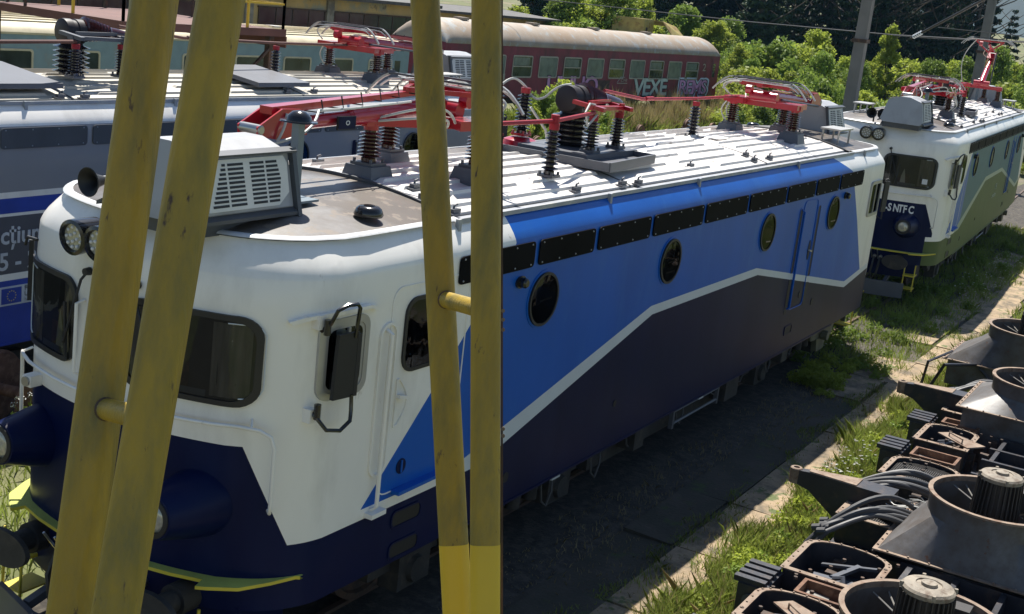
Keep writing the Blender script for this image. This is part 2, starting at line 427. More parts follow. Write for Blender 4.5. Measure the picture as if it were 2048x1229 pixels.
# ---- rails and sleepers
def track(pts, label, dz=0.0):
    root = thing('railway_track', label, 'railway track', (0,0,0))
    for s in (-0.72, 0.72):
        mb = MB()
        P_ = []
        for i, (x, y) in enumerate(pts):
            x2, y2 = pts[min(i+1, len(pts)-1)]; x1, y1 = pts[max(i-1, 0)]
            d = Vector((x2-x1, y2-y1, 0)).normalized(); n = Vector((-d.y, d.x, 0))
            P_.append(Vector((x, y, gz(x, y)+dz)) + n*s)
        for a, b in zip(P_, P_[1:]):
            mb.bar(a-Vector((0,0,0.02)), b-Vector((0,0,0.02)), 0.07, 0.04); mb.bar(a-Vector((0,0,0.06)), b-Vector((0,0,0.06)), 0.02, 0.06)
        mb.build('rail', 'rail_steel', root)
    sm = MB(); sm.bx(-0.12, 0.12, -1.25, 1.25, -0.14, -0.056); first = sm.build('sleeper', 'sleeper', root)
    me = first.data; k = 0
    for (x1, y1), (x2, y2) in zip(pts, pts[1:]):
        L_ = math.hypot(x2-x1, y2-y1); n = int(L_/0.62); a = math.atan2(y2-y1, x2-x1)
        for i in range(n):
            t = i/n; x, y = x1+(x2-x1)*t, y1+(y2-y1)*t
            if k == 0: o = first
            elif k < 110: o = link_mesh('sleeper', me, root)
            else: break
            o.location = (x, y, gz(x, y)+dz); o.rotation_euler = (0,0,a); k += 1
    return root
track([(3,0.2),(31.4,0.1),(52,1.35),(90,3.8)], 'steel track under the blue and white locomotive in the middle')
track([(4,7.8),(70,7.8)], 'steel track under the grey locomotive on the left')
track([(38,17.6),(82,17.6)], 'weedy track carrying the row of loose rusty wheelsets')
track([(18,24.0),(52,23.9),(95,22.2)], 'track under the old red and teal coaches')

# wooded mountain side far off, seen in a gap at the upper right
def ridge(a, b):
    x = 700+600*a; y = -500+1100*b
    h = 125*a**0.8*(0.8+0.2*math.sin(b*9)+0.12*math.sin(b*23+1)) + 3*math.sin(a*17+b*31)
    return (x, y, gz(x, y)-1+max(h, 0))
mb = MB(); mb.grid(ridge, 20, 60); structure(mb.build('hills', 'hill_wood'))
hz = MB(); hz.bx(-52, 1352, -605, 645, -2.0, 170)
ho = hz.build('haze', 'white_paint'); ho['kind'] = 'stuff'; tag(ho, 'thin blue summer haze over the whole valley', 'haze')
hm = bpy.data.materials.new('haze'); hm.use_nodes = True
for n_ in list(hm.node_tree.nodes):
    if n_.type == 'BSDF_PRINCIPLED': hm.node_tree.nodes.remove(n_)
pv = hm.node_tree.nodes.new('ShaderNodeVolumePrincipled')
pv.inputs['Color'].default_value = (0.28, 0.58, 1.0, 1)
pv.inputs['Density'].default_value = 0.00009
pv.inputs['Anisotropy'].default_value = 0.0
hm.node_tree.links.new(pv.outputs[0], hm.node_tree.nodes['Material Output'].inputs['Volume'])
ho.data.materials.clear(); ho.data.materials.append(hm)

# ================================================================== locomotives
LX = 18.2
RS = -0.2                                         # roof equipment sits a little to the right of the centre line
HW = 1.70
def _curve():
    q = [(-0.42+0.21*(i/9)**2, 1.12*i/9) for i in range(10)]
    p0, p1, p2 = q[-1], (0.06, 1.59), (0.50, 1.655)
    for i in range(1, 11):
        t = i/10
        q.append(tuple((1-t)**2*a + 2*t*(1-t)*b + t*t*c for a, b, c in zip(p0, p1, p2)))
    return q
CUR = _curve()
def bow(y):                                       # front position at distance y from the centre line
    y = min(abs(y), 1.65)
    for (a, b), (c, d) in zip(CUR, CUR[1:]):
        if y <= d: return a+(c-a)*(y-b)/(d-b)
    return CUR[-1][0]
def taper(x):                                     # half width of the body at x
    if x < 0.5:
        for (a, b), (c, d) in zip(CUR, CUR[1:]):
            if a <= x <= c: return b+(d-b)*(x-a)/(c-a)
        return 1.2
    if x < 2.1: return 1.655 + 0.045*(x-0.5)/1.6
    return HW
def outline():
    q = list(CUR)
    for x in (0.9, 1.5, 2.1): q.append((x, taper(x)))
    q += [(5.0, HW), (9.1, HW)]
    far = [(LX-x, y) for x, y in q[:-1]][::-1]
    half = q + far                                # near centre -> far centre, +y side
    return half + [(x, -y) for x, y in half[1:-1]][::-1]
OUT = outline()
LEV = [(0.95,0,0), (1.0,0,0), (3.0,0,0), (3.55,0.0,0.01), (3.82,0.005,0.03), (3.87,0.02,0.05), (3.93,0.055,0.08), (3.99,0.10,0.12), (4.05,0.15,0.16), (4.085,0.185,0.18), (4.105,0.205,0.19)]
def shell_mesh(name, planes, fn, mats):
    mb = MB(); n = len(OUT)
    for z, si, fi in LEV:
        zz = z
        mb.v += [(9.1+(x-9.1)*(9.1-fi)/9.1, y*(HW-si)/HW, zz) for x, y in OUT]
    for k in range(len(LEV)-1):
        for i in range(n):
            mb.f.append((k*n+i, k*n+(i+1) % n, (k+1)*n+(i+1) % n, (k+1)*n+i)); mb.m.append(0)
    mb.f.append(tuple((len(LEV)-1)*n+i for i in range(n))); mb.m.append(len(mats)-1)
    mb.f.append(tuple(range(n))[::-1]); mb.m.append(len(mats)-2)
    me = bpy.data.meshes.new(name); me.from_pydata(mb.v, [], mb.f)
    for m in mats: me.materials.append(MAT[m])
    me.polygons.foreach_set('material_index', mb.m)
    bm = bmesh.new(); bm.from_mesh(me)
    for co, no in planes:
        bmesh.ops.bisect_plane(bm, geom=bm.verts[:]+bm.edges[:]+bm.faces[:], dist=1e-5, plane_co=co, plane_no=no)
    bmesh.ops.recalc_face_normals(bm, faces=bm.faces)
    for f in bm.faces:
        c = f.calc_center_median()
        if f.normal.z > 0.98: f.material_index = len(mats)-1
        elif f.normal.z < -0.9: f.material_index = len(mats)-2
        else: f.material_index = fn(c.x, c.y, c.z)
        f.smooth = True
    bm.to_mesh(me); bm.free()
    me.set_sharp_from_angle(angle=R(30))
    o = bpy.data.objects.new(name, me); COL.objects.link(o)
    return o
def xz(p, q): return (Vector((p[0],0,p[1])), Vector((q[1]-p[1],0,-(q[0]-p[0]))))
def yz(p, q): return (Vector((0,p[0],p[1])), Vector((0,q[1]-p[1],-(q[0]-p[0]))))
def interp(x, pts):
    for (a, b), (c, d) in zip(pts, pts[1:]):
        if a <= x <= c: return b+(d-b)*(x-a)/(c-a)
    return pts[0][1] if x < pts[0][0] else pts[-1][1]
LO = [(0.0,1.54),(3.0,1.55),(7.0,2.51),(10.9,2.51),(16.02,1.60),(18.2,1.80)]
UP = [(0.0,1.645),(2.42,1.645),(6.93,2.63),(10.8,2.63),(15.97,1.72),(18.2,1.90)]
DA, DB = Vector((-0.17,-1.29,2.42)), Vector((0.14,-1.58,1.54))
DN = (DB-DA).cross(Vector((-0.8,-0.75,0))).normalized()
def nose_navy(x, y, z):
    if x > 9.1: x = LX-x
    if z > 2.42: return False
    if z < 1.54: return True
    p = Vector((x, -abs(y), z))-DA
    c = Vector((0.5, 0, 1.9))-DA
    return p.dot(DN)*c.dot(DN) > 0
def nose_planes():
    o = []
    for sx in (0, 1):
        for sy in (1, -1):
            a = Vector((LX-DA.x if sx else DA.x, DA.y*sy, DA.z)); n = Vector((-DN.x if sx else DN.x, DN.y*sy, DN.z)); o.append((a, n))
    return o
def livery_planes():
    pl = [xz(a, b) for a, b in zip(LO, LO[1:])] + [xz(a, b) for a, b in zip(UP, UP[1:])]
    pl += [xz((1.02,1.645),(3.28,3.84)), (Vector((3.28,0,0)), Vector((1,0,0))), xz((17.09,1.80),(15.3,3.84)), xz((15.3,3.84),(14.5,4.1)),
           (Vector((0.5,0,0)), Vector((1,0,0))), (Vector((17.7,0,0)), Vector((1,0,0))), (Vector((0,0,3.84)), Vector((0,0,1)))]
    pl += [(Vector((2.3,0,0)), Vector((1,0,0))), (Vector((LX-2.3,0,0)), Vector((1,0,0)))] + nose_planes() + [(Vector((0,0,2.42)), Vector((0,0,1)))]
    return pl
def livery_main(x, y, z):                         # 0 white 1 blue 2 navy 3 stripe
    if x < 0.5 or x > 17.7: return 2 if nose_navy(x, y, z) else 0
    if y > 0: x = LX-x
    if z < interp(x, LO): return 2
    if z < interp(x, UP): return 3 if x > 2.3 else 0
    if z > 3.84:
        return 1 if 3.28 < x and (x < 14.5+(4.1-z)*0.8/0.26) else 0
    left = 1.02+(z-1.645)*(2.26/2.195); right = 17.09-(z-1.80)*(1.79/2.04)
    return 1 if left < x < right else 0
def side(fx, d0=0.0):                             # maps (u=x, v=z, h=outwards) onto the right hand side
    return lambda u, v, h: (u, -(taper(min(u, LX-u))+d0+h), v)
def front(d0=0.0):                                # maps (u=y, v=z, h=outwards) onto the bowed front
    def f(u, v, h):
        e = 0.02; d = (bow(u+e)-bow(u-e))/(2*e); l = math.hypot(1, d); k = (d0+h+0.004)/l
        return (bow(u)+max(0, v-3.0)*0.018-k, u+d*k, v)
    return f
def fine_grid(mb, u0, u1, v0, v1, f, h, nu, nv, r=0.0, m=None):
    mb.grid(lambda a, b: f(u0+(u1-u0)*a, v0+(v1-v0)*b, h(a, b) if callable(h) else h), nu, nv, m)
def dense(pts, step=0.07):
    o = []
    for (a, b), (c, d) in zip(pts, pts[1:]+pts[:1]):
        n = max(1, int(math.hypot(c-a, d-b)/step+0.5))
        o += [(a+(c-a)*i/n, b+(d-b)*i/n) for i in range(n)]
    return o
def bowed_pane(mb, outl, f, h, cu, cv, m=None):   # fan filled panel that follows the bow
    rings = [1.0, 0.8, 0.6, 0.4, 0.2]
    n = len(outl); vs = []
    for s in rings: vs += [f(cu+(u-cu)*s, cv+(v-cv)*s, h) for u, v in outl]
    vs.append(f(cu, cv, h)); fs = []
    for k in range(4):
        for i in range(n): fs.append((k*n+i, k*n+(i+1) % n, (k+1)*n+(i+1) % n, (k+1)*n+i))
    for i in range(n): fs.append((4*n+i, 4*n+(i+1) % n, 5*n))
    mb.add(vs, fs, m)

def insulator(base, h, r, nsh, dark=False, foot=0.13, name='insulator', parent=None, cap='red_paint', footm='equip_grey'):
    """ribbed porcelain post with square foot"""
    mb = MB(); x, y, z = base
    mb.cur = 1
    mb.bx(x-foot, x+foot, y-foot, y+foot, z, z+0.03)
    for i in (-1, 1):
        for j in (-1, 1): mb.lathe([(0.016,0),(0.016,0.035)], (x+i*foot*0.78, y+j*foot*0.78, z+0.03), (0,0,1), 6)
    mb.cur = 0
    prof = [(r*0.62, 0.03), (r*0.62, 0.07)]
    z0 = 0.08; st = (h-0.16)/nsh
    for k in range(nsh):
        zz = z0+k*st
        prof += [(r*0.48, zz), (r*(1.0-0.12*(k/nsh)), zz+st*0.30), (r*(0.97-0.12*(k/nsh)), zz+st*0.42), (r*0.48, zz+st*0.72)]
    prof += [(r*0.5, h-0.07)]
    mb.lathe(prof, (x, y, z), (0,0,1), 18)
    mb.cur = 2
    mb.lathe([(r*0.6, 0),(r*0.6, 0.07)], (x, y, z+h-0.07), (0,0,1), 12)
    return mb.build(name, ['ceramic_dark' if dark else 'ceramic', footm, cap], parent, ang=50)

def pantograph(root, raised=False, zb=4.42):
    """single arm pantograph, single insulator towards -x; frame origin at local x=3.3"""
    fr = MB(); z = zb+0.42                        # frame plane
    x1, x2 = 2.72, 3.85
    fr.bar((x1-0.16, 0, z), (x1+0.10, 0, z), 0.13, 0.05)
    fr.bar((x1, 0.0, z+0.01), (x2+0.05, 0.50, z+0.01), 0.075, 0.085); fr.bar((x1, 0.0, z+0.012), (x2+0.05, -0.50, z+0.012), 0.075, 0.085)
    fr.bar((x2, -0.68, z), (x2, 0.68, z), 0.12, 0.09)
    fr.prism([(x2-0.45,-0.62,z-0.02),(x2+0.25,-0.68,z-0.02),(x2+0.30,-0.30,z-0.02),(x2-0.25,-0.34,z-0.02)], (0,0,0.10))
    fr.prism([(x2-0.45,0.62,z-0.02),(x2+0.25,0.68,z-0.02),(x2+0.30,0.30,z-0.02),(x2-0.25,0.34,z-0.02)], (0,0,0.09))
    fr.prism([(x1+0.55,-0.06,z+0.06),(x1+0.85,-0.06,z+0.22),(x1+0.9,-0.06,z+0.06)], (0,0.12,0))
    fr.lathe([(0.09,0),(0.09,0.5)], (x2+0.1,-0.25,z+0.13), (0,1,0), 12)
    pf = fr.build('pantograph', 'red_paint', root)
    for (x, y) in ((x1, 0), (x2, 0.57), (x2, -0.57)):
        insulator((x, y, zb), 0.42, 0.125, 7, name='insulator', parent=pf)
    piv = Vector((x2+0.1, 0, z+0.14))
    def box_arm(mb, p, q, w0, w1, h0, h1):
        p, q = Vector(p), Vector(q); d = (q-p).normalized(); a = Vector((0,1,0)); b = a.cross(d).normalized()
        vs = []
        for o, w, h in ((p, w0, h0), (q, w1, h1)):
            for i, j in ((-1,-1),(1,-1),(1,1),(-1,1)): vs.append(o + a*(w/2*i) + b*(h/2*j))
        mb.add(vs, [(0,1,2,3),(7,6,5,4),(0,4,5,1),(1,5,6,2),(2,6,7,3),(3,7,4,0)])
    if raised:
        elbow = piv + Vector((-1.55, 0, 0.95)); head = Vector((x2+0.0, 0, z+1.50))
    else:
        elbow = Vector((0.95, 0, zb+0.42)); head = Vector((x2+0.15, 0, z+0.33))
    lo = MB()
    lo.tube([piv, elbow + (piv-elbow)*0.46], [0.105, 0.09], 14)
    lo.tube([elbow + (piv-elbow)*0.46, elbow + (piv-elbow)*0.12], [0.068, 0.065], 14)
    lo.lathe([(0.07,0),(0.09,0.06)], elbow + (piv-elbow)*0.445, piv-elbow, 14)
    # forked elbow plates
    for s in (-1, 1):
        a = elbow + Vector((0, s*0.10, 0))
        dv = (piv-elbow).normalized(); up = Vector((0,0,1))
        pts = [a - dv*0.06 - up*0.05, a - dv*0.07 + up*0.03, a + dv*0.25 + up*0.17, a + dv*0.52 + up*0.15, a + dv*0.62 - up*0.09, a + dv*0.2 - up*0.10]
        lo.prism(pts, (0, 0.018*s, 0))
    lo.prism([elbow+dv*0.25+Vector((0,-0.1,0.17)), elbow+dv*0.52+Vector((0,-0.1,0.15)), elbow+dv*0.52+Vector((0,-0.1,0.13)), elbow+dv*0.25+Vector((0,-0.1,0.15))], (0,0.2,0))
    la = lo.build('lower_arm', 'red_paint', pf)
    pin = MB(); pin.lathe([(0.035,0),(0.048,0.01),(0.048,0.24),(0.035,0.25)], elbow+Vector((-0.02,-0.125,0)), (0,1,0), 14)
    pin.build('elbow_pin', 'steel', pf)
    ua = MB()
    up0 = elbow + Vector((0.16, 0, 0.16 if not raised else 0.08))
    box_arm(ua, up0, head - Vector((0.35,0,0.02)) if not raised else head-Vector((0,0,0.1)), 0.14, 0.07, 0.07, 0.05)
    hb = head - (Vector((0.75,0,0)) if not raised else Vector((0,0,0.35)))
    ua.bar(hb, head+Vector((0,0.42,-0.02)), 0.05, 0.05); ua.bar(hb, head+Vector((0,-0.42,-0.02)), 0.05, 0.05)
    ua.build('upper_arm', 'red_paint', pf)
    rod = MB()
    if not raised:
        rod.tube([(x2-0.2, 0.22, z+0.10), (1.25, 0.17, zb+0.36)], 0.022, 8)
    else:
        rod.tube([(x2-0.45, 0.2, z+0.10), elbow+Vector((0.3,0.15,0.05))], 0.022, 8)
    rod.build('control_rod', 'edge_dark', pf)
    hd = MB()
    for dx in (-0.24, 0.24):
        hd.cur = 0
        pts = []
        for i in range(25):
            yy = -0.86+1.72*i/24; a = abs(yy)
            zz = head.z + 0.10 - (0 if a < 0.52 else 0.26*((a-0.52)/0.34)**1.7)
            pts.append((head.x+dx, yy, zz))
        for a, b in zip(pts, pts[1:]):
            hd.bar(a, b, 0.035, 0.022, m=1 if abs(a[1]) < 0.55 else 0)
        hd.tube([(p[0]+0.05, p[1], p[2]-0.05) for p in pts[2:-2]], 0.012, 6, m=0)
    hd.cur = 0
    for s in (-1, 1): hd.bar((head.x-0.24, s*0.42, head.z+0.05), (head.x+0.24, s*0.42, head.z+0.05), 0.03, 0.03)
    hd.build('collector_head', ['aluminium', 'edge_dark'], pf)
    b = MB()
    b.bar((head.x-0.26, 0, head.z), (head.x+0.26, 0, head.z), 0.10, 0.07); b.bar(head+Vector((0,-0.46,0)), head+Vector((0,0.46,0)), 0.05, 0.05)
    b.lathe([(0.08,0),(0.08,0.10)], head+Vector((0.05,-0.3,-0.1)), (0,1,0), 10)
    b.build('head_frame', 'red_paint', pf)
    c = MB()
    def loop(p, q, sag, side, n=12):
        p, q = Vector(p), Vector(q)
        return [p.lerp(q, i/n) + Vector((0, side*math.sin(math.pi*i/n), sag*math.sin(math.pi*i/n))) for i in range(n+1)]
    c.tube(loop(elbow+Vector((0.30,-0.13,0.14)), elbow+Vector((0.18,-0.14,-0.10)), 0.0, -0.02), 0.013, 6)
    c.tube(loop(elbow+Vector((0.75,-0.13,0.16)), elbow+Vector((0.10,-0.15,-0.12)), -0.02, -0.12), 0.013, 6)
    if not raised:
        c.tube([elbow+Vector((0.75,-0.13,0.16)), (2.2,-0.13,z+0.17), (3.2,-0.12,z+0.22)], 0.013, 6)
        c.tube(loop((x1,-0.05,z+0.05), (x2-0.4,-0.52,z+0.05), 0.16, -0.22), 0.014, 6)
        c.tube(loop((x1,-0.08,z+0.03), (x2-0.6,-0.55,z+0.02), 0.10, -0.30), 0.014, 6)
    c.tube(loop((x2+0.2,-0.6,z+0.1), head+Vector((0.1,-0.4,0.02)), 0.05, -0.22), 0.014, 6)
    c.tube(loop((x2-0.1,-0.66,z), (x2-0.15,-0.62,zb+0.02), 0, -0.10), 0.013, 6)
    c.tube(loop((x2+0.05,-0.66,z), (x2-0.02,-0.66,zb+0.02), 0, -0.12), 0.013, 6)
    c.build('flexible_cable', 'cable_white', pf)
    bl = MB()
    for k in range(6):
        xx = elbow.x+0.8+k*0.3
        if not raised and xx < x2-0.5:
            q = elbow.lerp(head, (xx-elbow.x)/(head.x-elbow.x))
            bl.tube([(xx, -0.11, q.z+0.17), (xx+0.02, -0.13, q.z+0.05), (xx+0.02, 0.1, q.z+0.04)], 0.008, 4)
    if not raised:
        bl.bx(2.02, 2.30, -0.118, -0.10, z-0.035, z+0.095)
    if bl.v: bl.build('cable_clamp', 'black_matte', pf)
    # pedestals of the insulators, on the roof
    for (x, y) in ((x1, 0), (x2, 0.57), (x2, -0.57)):
        pd = MB(); pd.add([(x-0.22,y-0.22,4.15),(x+0.22,y-0.22,4.15),(x+0.22,y+0.22,4.15),(x-0.22,y+0.22,4.15),(x-0.16,y-0.16,zb),(x+0.16,y-0.16,zb),(x+0.16,y+0.16,zb),(x-0.16,y+0.16,zb)],
                          [(0,3,2,1),(4,5,6,7),(0,1,5,4),(1,2,6,5),(2,3,7,6),(3,0,4,7)])
        pd.build('pedestal', 'equip_grey', pf)
    return pf

def dup180(o, root):
    c = o.copy(); COL.objects.link(c); c.parent = root
    c.location = (LX-o.location.x, o.location.y, 0); c.rotation_euler = (0, 0, math.pi)
    for ch in list(o.children):
        d = ch.copy(); COL.objects.link(d); d.parent = c
    return c

def build_loco(label, loc, rz, mats, planes, fn, roof='roof_metal', left_front=True, door_mat='blue_paint', raised_far=False, detail=True, cover='cover_black', low='navy_paint'):
    root = thing('locomotive', label, 'locomotive', loc, rz, None)
    sh = shell_mesh('body_shell', planes, fn, mats); sh.parent = root
    both = []                                      # parts to be repeated at the other end / other side
    P = lambda mb, name, m, parent=root, ang=35: mb.build(name, m, parent, ang)
    # ---- louvre covers
    gaps = [2.17,3.70,5.07,6.58,8.28,9.97,11.68,13.17,14.54,16.06]
    for a, b in zip(gaps, gaps[1:]):
        mb = MB(); f = side(0)
        plate(mb, rrect(a+0.05, b-0.05, 3.555, 3.825, 0.05, 4), lambda u, v, h: f(u, v, 0.004+h), 0.014)
        lc = P(mb, 'louvre_cover', cover)
        s = MB(); nx = max(2, int((b-a)/0.38))
        for k in range(nx+1):
            xx = a+0.12+(b-a-0.24)*k/nx
            for zz in (3.585, 3.795): s.lathe([(0.011,0),(0.006,0.008)], f(xx, zz, 0.018), (0,-1,0), 6)
        s.build('screw', 'steel', lc); both.append(lc)
    # ---- portholes
    for cx in (3.96, 7.32, 11.02, 14.41):
        f = side(0); n = 32
        circ = lambda r: [(cx+r*math.cos(2*math.pi*k/n), 3.165+r*0.93*math.sin(2*math.pi*k/n)) for k in range(n)]
        mb = MB(); ring_solid(mb, circ(0.345), circ(0.315), lambda u, v, h: f(u, v, h), 0.008); mb.cur = 1
        ring_solid(mb, circ(0.315), circ(0.285), lambda u, v, h: f(u, v, h), 0.03)
        ph = P(mb, 'porthole', [door_mat, 'rubber'])
        g = MB(); plate(g, circ(0.287), lambda u, v, h: f(u, v, 0.004+h), 0.002); g.build('back_panel', 'cab_interior', ph)
        it = MB()
        random.seed(int(cx*10))
        for k in range(3):
            zz = 3.02+0.13*k; it.bar(f(cx-0.12+random.random()*0.1, zz, 0.008), f(cx+0.18, zz+random.uniform(-0.06,0.06), 0.008), 0.02, 0.006+random.random()*0.02, up=(0,1,0))
        it.prism([f(cx-0.02, 3.2, 0.007), f(cx+0.17, 3.25, 0.007), f(cx+0.15, 3.36, 0.007), f(cx+0.0, 3.38, 0.007)], (0,-0.004,0))
        it.prism([f(cx-0.2, 2.95, 0.007), f(cx-0.05, 2.93, 0.007), f(cx-0.02, 3.12, 0.007), f(cx-0.16, 3.16, 0.007)], (0,-0.005,0)); it.build('machinery', 'rim_rust', ph)
        g = MB(); plate(g, circ(0.287), lambda u, v, h: f(u, v, 0.015+h), 0.003); g.build('pane', 'pothole_glass', ph)
        both.append(ph)
    f = side(0)
    # ---- side lamps
    for cx in (3.43, 15.05):
        mb = MB(); plate(mb, [(cx+0.10*math.cos(t*math.pi/8), 3.42+0.065*math.sin(t*math.pi/8)) for t in range(16)], lambda u, v, h: f(u, v, h), 0.02)
        mb.lathe([(0.055,0),(0.055,0.05),(0.04,0.07)], f(cx, 3.42, 0.02), (0,-1,0), 12)
        both.append(P(mb, 'marker_lamp', 'black_glossy'))
    # ---- mid door with grooves and rail
    mb = MB(); ring_solid(mb, rrect(12.72, 13.46, 1.66, 3.50, 0.10), rrect(12.735, 13.445, 1.675, 3.485, 0.095), lambda u, v, h: f(u, v, h), 0.012)
    dr = P(mb, 'body_door', door_mat)
    for cx, z0, z1 in ((12.60, 1.62, 3.40), (13.58, 1.62, 3.38)):
        g = MB(); zsp = interp(cx, LO); zs2 = interp(cx, UP)
        ring_solid(g, rrect(cx-0.08, cx+0.08, zs2, z1, 0.05), rrect(cx-0.065, cx+0.065, zs2+0.001, z1-0.015, 0.045), lambda u, v, h: f(u, v, h), 0.008, 0)
        plate(g, rrect(cx-0.07, cx+0.07, zs2, z1-0.02, 0.045), lambda u, v, h: f(u, v, 0.002+h), 0.002, 2)  # navy and black fills paint in the shade of the recessed groove
        plate(g, rrect(cx-0.07, cx+0.07, z0, zsp, 0.02), lambda u, v, h: f(u, v, 0.002+h), 0.002, 1)
        g.build('door_groove', [door_mat, 'black_matte', 'navy_paint'], dr)
    g = MB(); g.tube([f(12.64, 3.36, 0.0), f(12.64, 3.34, 0.05), f(12.64, 1.74, 0.05), f(12.64, 1.70, 0.0)], 0.014, 8)
    g.build('handrail', door_mat, dr)
    g = MB(); plate(g, [(13.35+0.06*math.cos(t*math.pi/8), 2.62+0.17*math.sin(t*math.pi/8)) for t in range(16)], lambda u, v, h: f(u, v, 0.002+h), 0.006)
    g.bar(f(13.28, 2.63, 0.03), f(13.42, 2.60, 0.03), 0.03, 0.025, m=1); g.build('handle', ['navy_paint', 'aluminium'], dr)
    both.append(dr)
    for (cx, cz, r) in ((13.25,1.86,0.06), (14.05,1.62,0.06), (3.6,1.25,0.06), (6.2,1.5,0.045)):
        g = MB(); g.lathe([(r,0.0),(r,0.008)], f(cx, cz, 0), (0,-1,0), 14); both.append(P(g, 'inspection_cap', 'black_matte'))
    g = MB(); ring_solid(g, rrect(12.72, 13.10, 1.22, 1.38, 0.03), rrect(12.74, 13.08, 1.24, 1.36, 0.025), lambda u, v, h: f(u, v, h), 0.012)
    plate(g, rrect(12.74, 13.08, 1.24, 1.36, 0.025), lambda u, v, h: f(u, v, 0.002+h), 0.002, 1); both.append(P(g, 'step_recess', [low, 'black_matte']))
    # ---- cab side window (right) with mirror, second cab window, door recess
    for (u0, u1) in ((0.30, 0.90),):
        w = MB(); o1 = rrect(u0, u1, 2.80, 3.50, 0.13)
        for i, (u, v) in enumerate(o1):
            if v < 3.0: o1[i] = (u0 if u < 0.6 else u1, 2.80) if False else (u, v)
        ring_solid(w, rrect(u0, u1, 2.80, 3.50, 0.12), rrect(u0+0.06, u1-0.06, 2.86, 3.44, 0.09), f, 0.022)
        ring_solid(w, rrect(u0+0.06, u1-0.06, 2.86, 3.44, 0.09), rrect(u0+0.09, u1-0.09, 2.89, 3.41, 0.07), lambda u, v, h: f(u, v, h), 0.014)
        cw = P(w, 'cab_window', 'aluminium')
        g = MB(); plate(g, rrect(u0+0.085, u1-0.085, 2.885, 3.415, 0.07), lambda u, v, h: f(u, v, 0.003+h), 0.002); g.build('back_panel', 'cab_interior', cw)
        g = MB(); plate(g, rrect(u0+0.085, u1-0.085, 2.885, 3.415, 0.07), lambda u, v, h: f(u, v, 0.009+h), 0.002); g.build('pane', 'cab_glass', cw)
        g = MB(); g.bar(f(0.62, 2.89, 0.015), f(0.62, 3.41, 0.015), 0.03, 0.02, up=(0,1,0)); g.build('glazing_bar', 'aluminium', cw)
        both.append(cw)
    g = MB()
    pr = [f(u, v, 0.0) for u, v in ((0.06,3.50),(0.18,3.545),(0.5,3.575),(0.85,3.575),(0.98,3.53))]
    for a, b in zip(pr, pr[1:]):
        a, b = Vector(a), Vector(b); g.bar(a+Vector((0,-0.03,0)), b+Vector((0,-0.03,0)), 0.06, 0.014)
        g.bar(a+Vector((0,-0.06,-0.01)), b+Vector((0,-0.06,-0.01)), 0.01, 0.03)
    both.append(P(g, 'rain_gutter', mats[0]))
    m_ = MB()
    m_.prism([f(u, v, 0.10) for u, v in ((0.36,2.84),(0.60,2.84),(0.61,3.40),(0.38,3.40))], (0,-0.035,0))
    m_.bar(f(0.61, 2.84, 0.12), f(0.62, 3.38, 0.12), 0.03, 0.05)
    mi = P(m_, 'side_mirror', 'black_matte')
    g = MB(); g.tube([f(0.30, 3.42, 0.03), f(0.30, 3.50, 0.12), f(0.32, 3.62, 0.16), f(0.40, 3.66, 0.17), f(0.50, 3.66, 0.17), f(0.55, 3.62, 0.16), f(0.56, 3.36, 0.13)], 0.018, 8); g.build('mirror_arm', 'black_glossy', mi)
    g = MB(); g.tube([f(0.26, 2.74, 0.03), f(0.26, 2.68, 0.12), f(0.30, 2.60, 0.16), f(0.42, 2.58, 0.17), f(0.54, 2.64, 0.16), f(0.57, 2.72, 0.14), f(0.57, 2.86, 0.13)], 0.018, 8); g.build('mirror_arm', 'black_glossy', mi)
    for zz, xx in ((2.68, 0.27), (3.40, 0.30)):
        g = MB(); g.tube([f(xx, zz, 0.09), f(xx, zz+0.13, 0.09)], 0.03, 8); g.build('mirror_joint', 'black_glossy', mi)
    for zz, xx in ((2.64, 0.22), (3.44, 0.24)):
        g = MB(); p_ = f(xx+0.04, zz, 0); g.bx(xx, xx+0.08, p_[1]-0.06, p_[1]+0.03, zz, zz+0.12); g.build('mirror_bracket', mats[0], mi)
    both.append(mi)
    w = MB(); ring_solid(w, rrect(1.42, 2.02, 2.84, 3.54, 0.16), rrect(1.455, 1.985, 2.875, 3.505, 0.13), f, 0.02)
    cw = P(w, 'cab_rear_window', 'rubber')
    g = MB(); plate(g, rrect(1.45, 1.99, 2.87, 3.51, 0.13), lambda u, v, h: f(u, v, 0.003+h), 0.002); g.build('back_panel', 'cab_interior', cw)
    g = MB(); g.prism([f(1.75,2.95,0.006), f(1.95,2.95,0.006), f(1.93,3.2,0.006), f(1.80,3.25,0.006)], (0,-0.003,0)); g.build('seat_back', 'curtain', cw)
    g = MB(); plate(g, rrect(1.45, 1.99, 2.87, 3.51, 0.13), lambda u, v, h: f(u, v, 0.012+h), 0.002); g.build('pane', 'cab_glass', cw)
    both.append(cw)
    # door recess: raised lips leaving a groove, rail standing in it
    g = MB()
    ring_solid(g, rrect(1.07, 1.32, 1.92, 3.36, 0.12), rrect(1.095, 1.295, 1.945, 3.335, 0.10), f, 0.022)
    rr = P(g, 'handrail_recess', mats[0])
    g = MB(); g.tube([f(1.16, 3.30, 0.0), f(1.16, 3.27, 0.07), f(1.16, 1.66, 0.07), f(1.16, 1.60, 0.0)], 0.020, 10); g.build('handrail', mats[0], rr)
    g = MB(); g.bx(1.08, 1.30, -1.76, -1.67, 1.555, 1.60); g.build('rail_foot', mats[0], rr)
    both.append(rr)
    g = MB(); ring_solid(g, rrect(1.22, 2.45, 1.70, 3.66, 0.14), rrect(1.232, 2.438, 1.712, 3.648, 0.13), f, 0.008)
    dr2 = P(g, 'cab_door', mats[0]); both.append(dr2)
    g = MB(); n = 14
